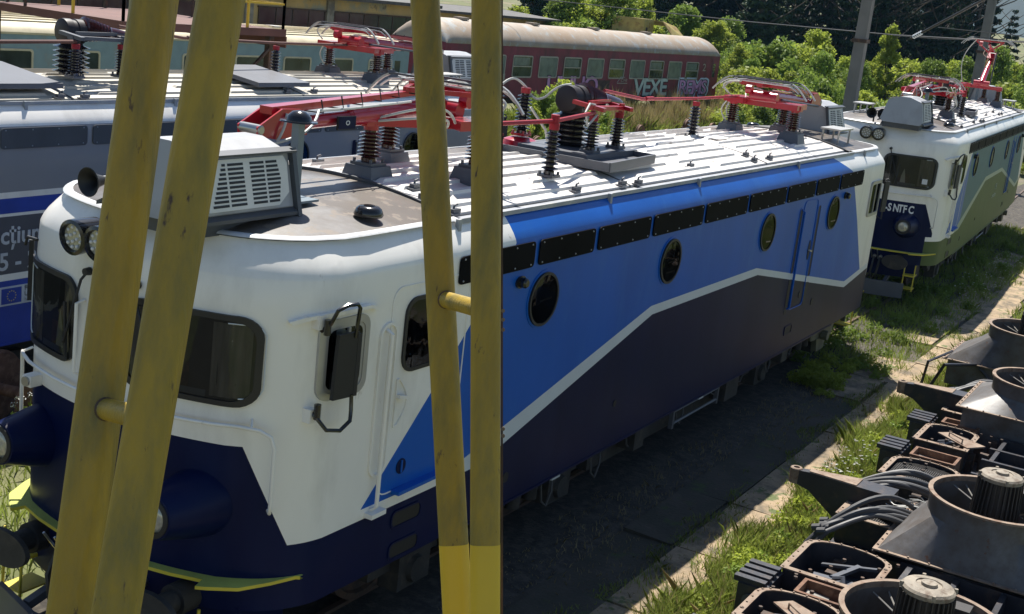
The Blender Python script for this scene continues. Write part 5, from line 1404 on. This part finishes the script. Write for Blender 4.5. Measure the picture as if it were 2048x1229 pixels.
motor_frame('dark machine frame nearest the camera with an empty rounded tray and a blue toothed bracket', 12, [(12.95,14.05,-5.15,False),(11.5,12.4,-5.1,False)], None, [(12.65,-4.22,0.62),(11.0,-4.22,0.6)], [(12.45,12.85,-5.05,-4.5,0.62)])
motor_frame('machine frame with a thick bundle of black hoses and a long pointed arm', 15, [(15.0,16.0,-5.05,True),(16.95,17.9,-5.1,True)], (15.62,-4.22,0.82), [], [], [('h',15.9,-4.15,0.66,7,1.05,3,0.16,0.35),('h',14.5,-4.25,0.60,6,0.95,8,0.22,0.7),('w',15.6,-4.85,0.70,2)])
motor_frame('middle machine frame with toothed brackets and two rusty rectangular openings', 19, [(18.85,19.9,-4.95,False)], None, [(18.4,-4.2,0.62),(20.15,-4.2,0.62)], [(17.98,18.42,-4.98,-4.35,0.64),(19.98,20.3,-4.9,-4.35,0.64)])
motor_frame('farthest machine frame with a pointed arm reaching over the grass', 21, [(20.75,21.75,-4.95,False)], (21.1,-4.22,0.84), [], [], [('h',21.9,-4.15,0.66,6,0.9,5,0.16,0.3)])

def blower(cx, cy, zr, r, base, zb, label, motor=True, lowbox=False):
    root = thing('blower_housing', label, 'blower', (cx, cy, 0), 0, 'grey blower housings on the pile')
    x0, x1, y0, y1 = [v-c for v, c in zip(base, (cx, cx, cy, cy))]
    N = 48; zt = zr-0.22
    def sq(a):
        c, s = math.cos(a), math.sin(a)
        kx = (x1 if c > 0 else -x0); ky = (y1 if s > 0 else -y0)
        t = min(kx/max(abs(c), 1e-6), ky/max(abs(s), 1e-6)); return (c*t, s*t)
    g = MB(); vs = []
    corner = sorted([math.atan2(y, x) % (2*math.pi) for x in (x0, x1) for y in (y0, y1)])
    angs = sorted([2*math.pi*k/N for k in range(N)]+corner)
    N = len(angs); ci = [i for i, a in enumerate(angs) if a in corner]
    for z, mix in ((zb, 0), (zt, 1)):
        for a in angs:
            p = sq(a); q = (r*math.cos(a), r*math.sin(a))
            vs.append((p[0]*(1-mix)+q[0]*mix, p[1]*(1-mix)+q[1]*mix, z))
    for a in angs: vs.append((r*math.cos(a), r*math.sin(a), zr))
    g.add(vs, [(l*N+i, l*N+(i+1) % N, (l+1)*N+(i+1) % N, (l+1)*N+i) for l in (0, 1) for i in range(N)])
    rin = r-0.02
    g.add([(rin*math.cos(a), rin*math.sin(a), z) for z in (zr, zb+0.05) for a in angs], [(i, (i+1) % N, N+(i+1) % N, N+i) for i in range(N)])
    du = g.build('duct', 'duct_grey', root, ang=28)
    g = MB(); n = 40
    for k in range(n):
        a, b = 2*math.pi*k/n, 2*math.pi*(k+1)/n
        vs = []
        for t in (a, b):
            for rr_, zz in ((r-0.022, zr-0.05), (r-0.022, zr+0.012), (r+0.03, zr+0.012), (r+0.03, zr-0.012), (r+0.004, zr-0.014)): vs.append((rr_*math.cos(t), rr_*math.sin(t), zz))
        g.add(vs, [(j, j+1, 5+j+1, 5+j) for j in range(4)])
    g.build('collar', 'rim_rust', root, ang=50)
    g = MB(); fl = 0.05
    ring_solid(g, [(x0-fl,y0-fl),(x1+fl,y0-fl),(x1+fl,y1+fl),(x0-fl,y1+fl)], [(x0,y0),(x1,y0),(x1,y1),(x0,y1)], lambda u, v, h: (u, v, zb-0.012+h), 0.018)
    for (a, b, c, d) in ((x0,y0,x1,y0),(x0,y1,x1,y1),(x0,y0,x0,y1),(x1,y0,x1,y1)):
        for k in range(9): t = (k+0.5)/9; g.lathe([(0.014,0),(0.012,0.016)], (a+(c-a)*t+(-0.025 if a == c and a == x0 else 0.025 if a == c else 0), b+(d-b)*t+(0 if a == c else (-0.025 if b == y0 else 0.025)), zb+0.006), (0,0,1), 6)
    g.build('base_flange', 'rim_rust', root)
    if lowbox:
        g = MB(); g.bx(x0+0.05, x1-0.05, y0+0.05, y1-0.05, 0.25, zb-0.014); g.build('plinth', 'duct_grey', root)
    # hub, radial rods
    g = MB()
    for k in range(4):
        a = math.pi/4+math.pi/2*k
        for d in (-0.10, 0.10):
            g.tube([(rin*math.cos(a+d*1.2), rin*math.sin(a+d*1.2), zr-0.10), (0.33*math.cos(a), 0.33*math.sin(a), zr-0.18)], 0.008, 5)
        g.tube([(0.33*math.cos(a-0.3), 0.33*math.sin(a-0.3), zr-0.18), (0.33*math.cos(a+0.3), 0.33*math.sin(a+0.3), zr-0.18)], 0.008, 5)
    g.build('stay_rod', 'window_metal', root)
    if motor:
        mr_, mt = 0.215, zr+0.30
        g = MB(); g.lathe([(mr_+0.03, zb), (mr_+0.02, zr-0.15), (mr_*0.98, mt-0.04)], (0,0,0), (0,0,1), 30)
        mo = g.build('motor', 'motor_dark', root)
        g = MB()
        for k in range(30):
            a = 2*math.pi*k/30; c, s = math.cos(a), math.sin(a)
            g.bar(((mr_+0.035)*c, (mr_+0.035)*s, zr-0.25), ((mr_+0.01)*c, (mr_+0.01)*s, mt-0.05), 0.012, 0.05, up=(c, s, 0))
        g.build('cooling_fin', 'motor_dark', mo)
        g = MB(); g.lathe([(mr_+0.02, mt-0.05), (mr_+0.025, mt-0.01), (mr_+0.005, mt+0.012), (0.12, mt+0.03), (0.115, mt+0.018), (0.075, mt+0.018), (0.07, mt+0.045), (0.02, mt+0.05)], (0,0,0), (0,0,1), 30)
        for k in range(4):
            a = math.pi/2*k+0.4; g.lathe([(0.02,0),(0.018,0.05)], ((mr_+0.025)*math.cos(a), (mr_+0.025)*math.sin(a), mt-0.03), (0,0,1), 8)
        g.build('end_cap', 'motor_cap', mo)
        g = MB(); g.bx(0.18, 0.36, -0.36, -0.16, zr-0.12, zr+0.10); g.build('terminal_box', 'motor_dark', mo)
    g = MB(); g.bx(-0.6, 0.6, -0.6, 0.6, zb-0.02, zb+0.03); g.build('duct_floor', 'motor_dark', root)
    return root
blower(14.95, -5.95, 1.32, 0.72, (14.15, 15.95, -7.0, -4.92), 0.66, 'large grey blower housing with a finned motor standing in its round mouth, right foreground')
blower(11.45, -5.95, 1.22, 0.72, (10.7, 12.3, -7.0, -5.3), 0.66, 'grey blower housing cut by the bottom edge with a pale domed motor cap')
blower(21.0, -5.55, 1.36, 0.72, (20.1, 21.9, -6.7, -4.55), 0.92, 'grey blower housing with a stained slope between the two larger ones', lowbox=True)
blower(24.6, -4.85, 1.42, 0.75, (23.9, 25.6, -5.9, -3.55), 0.72, 'farthest grey blower housing with a round mouth beside the concrete path', lowbox=True)
g = MB(); g.tube([(23.0,-3.5,0.25),(22.8,-3.75,0.85),(23.9,-4.1,0.72),(23.9,-4.6,0.3)], 0.03, 6); g.tube([(23.4,-3.3,0.1),(23.2,-3.4,0.75),(24.2,-3.6,0.8)], 0.025, 6)
tag(g.build('bent_bar', 'frame_dark'), 'bent dark steel bar leaning on the farthest blower', 'steel bar')

# ================================================================== yellow ladder-like posts in front of the camera
def on_view(px, py, d):
    return CAMP + (rt*((px-1024)/2600) + dn*((py-614.5)/2600) + fw)*d
def yellow_frame(label, a, b, wa, wb, ds, rung_y, newpaint=None, rung_r=0.024):
    root = thing('yellow_post_frame', label, 'steel post', (0,0,0), 0, 'yellow tubular steel frames in front of the camera')
    ends = []
    for (x0, x1), w_, d in ((a, wa, ds[0]), (b, wb, ds[1])):
        p, q = on_view(x0, 0, d), on_view(x1, 1229, d); v = (q-p)
        t1 = (q.z-0.0)/(-v.z) if v.z < 0 else 3
        top = p - v*1.6; bot = q + v*t1; r_ = w_/2*d/2600
        g = MB(); ax = v.normalized(); a_ = ax.cross(fw).normalized(); b_ = ax.cross(a_).normalized()
        prof = rrect(-r_, r_, -r_*0.9, r_*0.9, r_*0.62, 5); vs = []
        L_ = (bot-top).length; ns = 40
        split = (p-top).length + v.length*(newpaint if newpaint else 99)
        for i in range(ns+1):
            c = top + ax*(L_*i/ns)
            vs += [c + a_*u + b_*w2 for u, w2 in prof]
        n = len(prof)
        g.add(vs, [(i*n+k, i*n+(k+1) % n, (i+1)*n+(k+1) % n, (i+1)*n+k) for i in range(ns) for k in range(n)])
        g.m = [0]*len(g.f)
        po = g.build('post', 'yellow_paint', root, ang=60)
        if newpaint and split < L_:
            g = MB(); vs = []
            for s_ in (split, L_):
                c = top+ax*s_; vs += [c + a_*u*1.012 + b_*w2*1.012 for u, w2 in prof]
            g.add(vs, [(k, (k+1) % n, n+(k+1) % n, n+k) for k in range(n)]); g.build('fresh_paint_band', 'yellow_paint_new', po, ang=60)
        ends.append((p, v))
    for ry in rung_y:
        u = ry/1229
        for off in (0,):
            p = ends[0][0]+ends[0][1]*u; q = ends[1][0]+ends[1][1]*(u+0.02)
            g = MB(); g.tube([p, q], rung_r, 16); g.build('rung', 'yellow_paint', root, ang=60); d_ = (q-p).normalized()
            g = MB(); g.lathe([(rung_r+0.0018,0),(rung_r,0.004)], p+d_*(wa/2*ds[0]/2600*0.97+0.002), d_, 18); g.build('weld', 'rust_dark', root)
            
    return root
yellow_frame('pair of thick mottled yellow posts joined by a short rung, in the left foreground', (309,141), (442,231), 88, 90, (1.84, 1.68), (815,-560,2100), rung_r=0.0155)
yellow_frame('narrower pair of yellow posts in the middle, freshly painted near the bottom', (850,915), (973,970), 58, 60, (2.72, 2.5), (597,-500,1750), newpaint=0.885, rung_r=0.0175)

# ================================================================== vegetation
def leaf_mesh(name, clumps, n, size, m, seed, flat=0.0, tri=False):
    """n leaf quads scattered through ellipsoidal clumps (x,y,z,rx,ry,rz)"""
    r_ = np.random.default_rng(seed); cl = np.array(clumps, float)
    vol = cl[:,3]*cl[:,4]*cl[:,5]; w_ = vol**0.75; idx = r_.choice(len(cl), n, p=w_/w_.sum())
    d = r_.normal(size=(n,3)); d /= np.linalg.norm(d, axis=1)[:,None]
    rad = r_.random(n)**0.35
    c = cl[idx,:3] + d*cl[idx,3:]*rad[:,None]*(0.85+0.3*r_.random((n,1)))
    a = r_.normal(size=(n,3)); a /= np.linalg.norm(a, axis=1)[:,None]
    a[:,2] *= (1-flat); b = np.cross(a, d*0.6+r_.normal(size=(n,3))*0.6); b /= np.linalg.norm(b, axis=1)[:,None]+1e-9
    s = size*(0.6+0.8*r_.random((n,1)))
    a = a*s; b = b*s*0.6
    v = np.stack([c-a-b*0.2, c-b, c+a, c+b], 1).reshape(-1,3)
    me = bpy.data.meshes.new(name)
    me.vertices.add(4*n); me.vertices.foreach_set('co', v.ravel().astype(np.float32))
    me.loops.add(4*n); me.loops.foreach_set('vertex_index', np.arange(4*n, dtype=np.int32))
    me.polygons.add(n); me.polygons.foreach_set('loop_start', np.arange(0,4*n,4,dtype=np.int32)); me.polygons.foreach_set('loop_total', np.full(n,4,dtype=np.int32))
    me.materials.append(MAT[m]); me.update(); me.validate()
    return me
def trunk_mesh(name, h, r0, limbs, seed):
    r_ = random.Random(seed); g = MB()
    pts = [(0,0,0)]+[(r_.uniform(-0.05,0.05)*h, r_.uniform(-0.05,0.05)*h, h*k/4) for k in range(1,5)]
    g.tube(pts, [r0, r0*0.8, r0*0.62, r0*0.42, r0*0.2], 7)
    for k in range(limbs):
        t = r_.uniform(0.25, 0.9)*h; a = r_.uniform(0, 6.28); l = h*r_.uniform(0.2,0.38)
        g.tube([(0,0,t),(math.cos(a)*l*0.5, math.sin(a)*l*0.5, t+l*0.25),(math.cos(a)*l, math.sin(a)*l, t+l*0.6)], [r0*0.35, r0*0.22, r0*0.08], 5)
    me = bpy.data.meshes.new(name); me.from_pydata(g.v, [], g.f); me.materials.append(MAT['bark']); return me
def broad_clumps(seed, h, w_, n):
    r_ = random.Random(seed); c = []
    for k in range(int(n*2.6)):
        t = r_.random()**0.85; a = r_.uniform(0, 6.28); rr_ = w_*0.5*math.sqrt(r_.random())*(1.1-0.85*max(0, t-0.35)/0.65)*(1+0.25*math.sin(3*a+seed))
        s = r_.uniform(0.06, 0.16)*w_
        c.append((math.cos(a)*rr_, math.sin(a)*rr_, h*(0.12+0.82*t), s, s, s*r_.uniform(0.6,1.3)))
    return c
def conifer_clumps(seed, h, w_):
    r_ = random.Random(seed); c = []; L_ = 15
    for k in range(L_):
        t = 0.06+0.92*k/L_; rad = w_*0.5*(1-t)**0.8+0.12
        m_ = max(3, int(9*(1-t)+3))
        for j in range(m_):
            a = 6.28*j/m_+r_.random(); d = rad*r_.uniform(0.35,0.95)
            c.append((math.cos(a)*d, math.sin(a)*d, h*t-0.10*d, rad*0.33+0.12, rad*0.33+0.12, h*0.016+0.07))
    return c
V_BR = [(leaf_mesh('crown', broad_clumps(s, 6, 4.2, 30), 9500, 0.105, 'leaf_bright', s), trunk_mesh('trunk', 4.6, 0.12, 7, s)) for s in (1,2,3)]
V_MD = [(leaf_mesh('crown', broad_clumps(s, 7, 4.8, 34), 9500, 0.115, 'leaf_mid', s), trunk_mesh('trunk', 5.4, 0.14, 7, s)) for s in (4,5,6)]
V_TALL = [(leaf_mesh('crown', broad_clumps(s, 7, 2.4, 30), 8000, 0.095, 'leaf_bright', s), trunk_mesh('trunk', 6.2, 0.10, 8, s)) for s in (7,8)]
V_CN = [(leaf_mesh('crown', conifer_clumps(s, 15, 6.0), 9000, 0.22, 'leaf_conifer', s, 0.5), trunk_mesh('trunk', 14, 0.22, 14, s)) for s in (9,10,12)]
V_BU = [(leaf_mesh('foliage', broad_clumps(s, 2.0, 2.8, 18), 5000, 0.075, m, s), None) for s, m in ((13,'leaf_bright'),(14,'leaf_mid'),(15,'leaf_bright'))]
def ground_at(px, depth):
    # ground position under picture column px at the given distance ahead
    p = CAMP + (rt*((px-1024)/2600) + dn*(-0.12) + fw)*depth
    return p.x, p.y
def tree(name, cat, label, group, var, px, depth, h0, h, ws, k, sink=0.0):
    x, y = ground_at(px, depth)
    root = thing(name, label, cat, (x, y, gz(x, y)-sink), (k*2.399) % 6.28, group)
    s = h/h0; me, tm = var
    link_mesh('crown' if tm else 'foliage', me, root, scl=(s*ws, s*ws, s))
    if tm: link_mesh('trunk', tm, root, scl=(s, s, s))
    return root
def zone(px):
    for lim, t in ((1060,'above the left end of the red coach roof'),(1140,'above the red coach, left of its middle'),(1235,'above the middle of the red coach roof'),(1340,'behind the yellow track machine'),(1440,'above the right end of the red coach'),
                   (1520,'just right of the red coach'),(1600,'midway from red coach to nearer pole'),(1690,'well left of the nearer pole'),(1770,'just left of the nearer pole'),(1850,'just right of the nearer pole'),
                   (1920,'left of the raised pantograph'),(1985,'beside the raised pantograph'),(3000,'at the far right edge')):
        if px < lim: return t
r2 = random.Random(42); k = 0
for row, (d0, n) in enumerate(((140, 24), (160, 20), (118, 13))):
    for i in range(n):
        lo_, hi_ = (1010, 1930) if row < 2 else (1450, 1900)
        px = lo_+(hi_-lo_)*(i+r2.uniform(0.1,0.9))/n; k += 1
        hh = r2.uniform(17, 24) if row < 2 else r2.uniform(12, 17)
        tree('conifer_tree', 'tree', ('tall dark conifer, ','dark conifer deep in the wood, ','dark conifer at the front of the wood, ')[row]+zone(px), 'dark conifers in the wood at the back', V_CN[k % 3], px, d0+r2.uniform(-6,6), 15, hh, 0.62 if row < 2 else 0.7, k)
for px, top, d in ((1975,5,140),(2030,45,120),(2068,30,118)):
    k += 1; hz_ = -18+0.116*(px-1024); h = 6.27-gz(*ground_at(px,d))+(hz_-top)*d/2600
    tree('conifer_tree', 'tree', {1975:'dark layered pine against the blue sky right of the raised pantograph',2030:'low dark pine crown below the sky at the right edge',2068:'dark pine just outside the right edge'}[px], 'pines at the right edge', V_CN[k % 3], px, d, 15, h, 1.1 if px > 2000 else 0.8, k)
for px, top in ((1010,10),(1045,40),(1090,15),(1130,-20),(1160,15),(1195,0),(1225,30),(1270,45),(1335,35),(1370,55),(1400,42),(1425,58),(1310,65),(1110,45),(1060,60),(1240,-10),(1030,55),(1075,60),(1150,50),(1180,45),(1215,60),(1290,70),(1390,60),(1350,62)):
    k += 1; d = r2.uniform(90, 104) if not 1210 < px < 1360 else r2.uniform(104, 112); hz_ = -18+0.116*(px-1024); h = 6.27-gz(*ground_at(px,d))+(hz_-top)*d/2600*1.0
    tree('leafy_tree', 'tree', ('bushy bright leafy tree, ' if k % 3 else 'mid green leafy tree, ')+zone(px), 'leafy trees behind the red coach', (V_BR if k % 3 else V_MD)[k % 3], px, d, 6, max(3, h+0.2), 1.15, k)
for px, top, d, v in ((1455,60,88,0),(1478,105,84,1),(1530,95,100,1),(1560,115,82,0),(1600,30,96,0),(1618,100,80,1),(1660,85,98,0),(1690,110,84,1),(1742,42,90,0),(1722,80,92,0),(1810,95,88,0),(1835,115,80,1),(1870,90,100,0),(1905,105,92,1),(1940,120,88,0),(1965,90,100,1),(2000,100,110,0),(2035,115,84,1),(2060,90,110,0)):
    k += 1; hz_ = -18+0.116*(px-1024); h = 6.27-gz(*ground_at(px,d))+(hz_-top)*d/2600
    vv = (V_TALL[k % 2] if (v == 0 and k % 3 == 0) else V_BR[k % 3] if v == 0 else V_MD[k % 3])
    tree('young_tree', 'tree', ('slender bright young tree, ' if v == 0 else 'rounded mid green young tree, ')+zone(px), 'young trees in front of the wood', vv, px, d, 7, max(2.5, h), 0.9 if v == 0 else 0.85, k)
for row, (d, h0_, n_) in enumerate(((78, 2.2, 30), (70, 1.6, 26), (92, 3.0, 30), (63, 1.1, 14))):
    for i in range(n_):
        px = 1445+(2075-1445)*(i+r2.uniform(0,1))/n_; k += 1
        if row == 3 and not 1600 < px < 1800: continue
        tree('bush', 'bush', ('round bush in mid scrub, ','low bush at the scrub front, ','taller bush at the scrub back, ','smallest bush at the meadow edge, ')[row]+zone(px), 'bushes in the scrub', V_BU[k % 3], px, d+r2.uniform(-4,4), 2.0, h0_*r2.uniform(0.7,1.45), r2.uniform(0.8,1.4), k)
for px, d, h, t in ((1045,56,1.6,'leftmost'),(1075,57,2.0,'second from the left'),(1105,58,2.4,'tallest'),(1135,57,2.0,'fourth from the left'),(1165,58,1.9,'rightmost'),(1060,47,1.0,'low, nearer left'),(1150,50,1.0,'low, nearer right'),(1092,50,1.2,'low, nearer middle')):
    k += 1; tree('bush', 'bush', t+' of the green bushes growing against the side of the red coach', 'bushes against the red coach', V_BU[k % 3], px, d, 2.0, h, 0.8, k)
# weed beside the grey locomotive's wheel
def weed(x, y, h, label, seed):
    r_ = random.Random(seed); root = thing('weed_plant', label, 'plant', (x, y, 0))
    g = MB(); tips = []
    for q in range(9):
        a = r_.uniform(0, 6.28); l = h*r_.uniform(0.6,1); t = (math.cos(a)*h*0.3, math.sin(a)*h*0.3, l); tips.append(t)
        g.tube([(0,0,0),(t[0]*0.3,t[1]*0.3,l*0.5),t], [0.008,0.006,0.003], 4)
    g.build('stem', 'grass_green', root)
    o = link_mesh('leaf', leaf_mesh('leaf', [(0,0,h*0.35,h*0.3,h*0.3,h*0.3)]+[(t[0]*0.7,t[1]*0.7,t[2]*0.6,0.12,0.12,0.15) for t in tips], 420, 0.04, 'leaf_bright', seed), root)
    link_mesh('flower_head', leaf_mesh('flower_head', [(t[0],t[1],t[2],0.06,0.06,0.04) for t in tips], 160, 0.012, 'flower', seed+1), root)
weed(10.75, 4.95, 0.85, 'weed with small pale flowers beside the rusty wheel at the left edge', 5)

# ---- grass, as blades
def blades(name, n, fn, hmin, hmax, wid, m, seed, lean=0.75, density=None):
    r_ = np.random.default_rng(seed); P0 = fn(r_, n); n = len(P0)
    z0 = np.array([gz(a, b) for a, b in P0]) - 0.06
    ang = r_.random(n)*2*np.pi; h = hmin+(hmax-hmin)*r_.random(n)**1.6
    # patches of taller and lower growth
    patch = 0.65+0.5*np.sin(P0[:,0]*1.7+3*np.sin(P0[:,1]*1.3))*np.sin(P0[:,1]*2.1+2*np.sin(P0[:,0]*0.9)); h = h*np.clip(patch+0.3, 0.3, 1.4)
    w_ = wid*(0.6+0.8*r_.random(n)); la = r_.random(n)*2*np.pi; lm = lean*h*r_.random(n)
    b = np.column_stack([P0, z0]); dx = np.column_stack([np.cos(ang), np.sin(ang), np.zeros(n)])*w_[:,None]/2
    l = np.column_stack([np.cos(la)*lm, np.sin(la)*lm, np.zeros(n)])
    mid = b+l*0.4+np.column_stack([np.zeros(n),np.zeros(n),h*0.6]); tip = b+l*1.2+np.column_stack([np.zeros(n),np.zeros(n),h])
    v = np.stack([b-dx, b+dx, mid+dx*0.7, tip, mid-dx*0.7], 1).reshape(-1,3)
    me = bpy.data.meshes.new(name); me.vertices.add(5*n); me.vertices.foreach_set('co', v.ravel().astype(np.float32))
    me.loops.add(5*n); me.loops.foreach_set('vertex_index', np.arange(5*n, dtype=np.int32))
    me.polygons.add(n); me.polygons.foreach_set('loop_start', np.arange(0,5*n,5,dtype=np.int32)); me.polygons.foreach_set('loop_total', np.full(n,5,dtype=np.int32))
    me.materials.append(MAT[m]); me.update()
    o = bpy.data.objects.new(name, me); COL.objects.link(o); o['kind'] = 'stuff'; return o
def stuff(o, label, cat='grass'): tag(o, label, cat); return o
def band(x0, x1, y0, y1, power=1.0, ex=0.0):
    def f(r_, n):
        x = x0+(x1-x0)*r_.random(n)**power; y = y0+(y1-y0)*r_.random(n); e = 0.12*np.sin(x*2.3)+0.1*np.sin(x*5.1+1)
        return np.column_stack([x, y+e*ex])
    return f
stuff(blades('grass', 130000, band(9, 30, -4.6, -3.25, 1.1, 1), 0.10, 0.34, 0.014, 'grass_green', 1), 'bright green grass between the concrete path and the dismantled machinery')
stuff(blades('grass', 9000, band(9, 32, -4.5, -3.3, 1.1, 1), 0.12, 0.42, 0.010, 'grass_dry', 2), 'dry stalks in the grass beside the concrete path')
stuff(blades('grass', 40000, band(26, 75, -9, -3.3, 1.2, 1), 0.10, 0.30, 0.03, 'grass_green', 3), 'grass beside the path at the right edge')
stuff(blades('grass', 22000, band(24.8, 50, -2.6, 0.9, 1.0, 1), 0.06, 0.24, 0.02, 'grass_green', 4), 'grass growing on the track between the two locomotives')
stuff(blades('grass', 9000, band(9, 28, -3.45, -3.05, 1.0, 1), 0.03, 0.2, 0.012, 'grass_green', 21), 'grass creeping over the outer edge of the concrete path')
stuff(blades('grass', 5000, band(9, 28, -3.3, -2.5, 1.0, 1), 0.02, 0.12, 0.010, 'grass_dry', 22), 'dry straw lying on the concrete path')
stuff(blades('grass', 7000, band(9, 26, -3.1, -1.2, 1.0, 1), 0.02, 0.09, 0.010, 'grass_dry', 5, 1.0), 'sparse dry grass in the shadow beside the blue locomotive')
stuff(blades('grass', 6000, band(9, 30, -2.75, -2.45, 1.0, 1), 0.03, 0.14, 0.012, 'grass_green', 15), 'grass in the joint of the concrete path')
stuff(blades('grass', 9000, band(5, 30, 2.0, 5.4, 1.0, 1), 0.08, 0.4, 0.02, 'grass_green', 6), 'weeds between the grey and the blue locomotive')
stuff(blades('meadow_grass', 60000, band(36, 100, 18.6, 21.6, 1.0, 0), 0.35, 1.05, 0.05, 'grass_green', 7), 'tall green meadow in front of the red coach', 'meadow')
stuff(blades('meadow_grass', 26000, band(56, 90, 18.8, 21.5, 1.0, 0), 0.8, 1.45, 0.035, 'grass_dry', 8, 0.2), 'tall dry seed stalks in front of the red coach', 'meadow')
stuff(blades('meadow_grass', 30000, band(34, 80, 9.5, 16.2, 1.0, 0), 0.08, 0.22, 0.04, 'grass_green', 17), 'short weedy grass around the loose wheelsets', 'meadow')
stuff(blades('meadow_grass', 70000, band(76, 150, 2, 60, 1.0, 0), 0.3, 0.9, 0.09, 'grass_green', 9), 'green meadow beyond the locomotives', 'meadow')
for sd, (x0, x1, y0, y1, n) in enumerate(((24.5,26.5,-2.2,-0.6,40),(17,19.2,-3.75,-3.35,70),(33,40,-2.6,-1.6,60))):
    r_ = random.Random(sd); g = MB()
    for q in range(n):
        x, y = r_.uniform(x0,x1), r_.uniform(y0,y1); h = r_.uniform(0.12,0.42); g.tube([(x,y,-0.05),(x+0.02,y,h)], 0.003, 3, m=0); g.lathe([(0.018,0),(0.02,0.008)], (x+0.02,y,h), (0.2,0.1,1), 6, 1)
    o = g.build('wildflowers', ['grass_green','flower']); o['kind'] = 'stuff'; tag(o, ['white flowers in the grass between the locomotives','white umbels on the grassy edge of the path','white flowers beside the green locomotive'][sd], 'flowers')

for o in bpy.data.objects:
    if o.parent and o.name.split('.')[0] in ('bolt_block','cooling_fin','louvre_slot','screw','led','pressed_rib','cable_clamp','roof_rib','flexible_cable','jumper_cable','underfloor_hose','machinery','stay_rod','grille','wire_mesh','star','leaf','rim','base_flange','chassis','bogie'): o['kind'] = 'stuff'

# dark angle strip with bolts along the right hand post of the middle frame
fr2 = [o for o in bpy.data.objects if o.name.startswith('yellow_post_frame')][-1]
g = MB(); g.bar(on_view(1003.8, -500, 2.53), on_view(1003.8, 1700, 2.53), 0.004, 0.008, up=fw); g.build('edge_strip', 'rust_dark', fr2)
for py in (622, 640, 660, 858, 872):
    g = MB(); g.lathe([(0.004,0),(0.004,0.006)], on_view(1006, py, 2.52), -fw, 8); g.build('bolt', 'rim_rust', fr2)

# broad leaved weeds between the grass blades
def weeds(name, x0, x1, y0, y1, n, nl, size, m, seed, label):
    r_ = random.Random(seed); cl = []
    for _ in range(n):
        x, y = x0+(x1-x0)*r_.random()**1.2, r_.uniform(y0, y1); s_ = r_.uniform(0.06, 0.22)
        cl.append((x, y, gz(x, y)+s_*0.45-0.04, s_, s_, s_*r_.uniform(0.4, 1.1)))
    o = bpy.data.objects.new(name, leaf_mesh(name, cl, nl, size, m, seed)); COL.objects.link(o); o['kind'] = 'stuff'; tag(o, label, 'weeds')
weeds('weeds', 9, 27, -4.25, -3.35, 230, 42000, 0.026, 'leaf_bright', 31, 'broad leaved bright weeds along the edge of the concrete path')
weeds('weeds', 9, 27, -4.3, -3.5, 120, 20000, 0.03, 'leaf_mid', 32, 'darker green weeds among the grass by the machinery')
weeds('weeds', 24, 45, -2.4, 0.8, 150, 16000, 0.035, 'leaf_mid', 33, 'weeds on the track between the two locomotives')
weeds('weeds', 22, 24.8, -2.1, -1.2, 26, 6000, 0.03, 'leaf_bright', 34, 'yellow green weeds by the rear corner of the blue locomotive')
# nearest of the look-alikes get a place of their own in the label
from collections import defaultdict
dd = defaultdict(list)
for o in bpy.data.objects:
    if o.get('group') and o.get('label') and o.get('category') in ('tree','bush'): dd[o['label']].append(o)
for lb, os_ in dd.items():
    if len(os_) < 2: continue
    def colpx(o):
        q = o.location-CAMP; return q.dot(rt)/q.dot(fw)
    os_.sort(key=colpx); n = len(os_)
    names = {2:['left','right'],3:['left','middle','right']}.get(n, ['leftmost']+['second','third','fourth','fifth','sixth','seventh','eighth'][:n-2]+['rightmost'])
    for o, w_ in zip(os_, names): o['label'] = w_+' '+lb
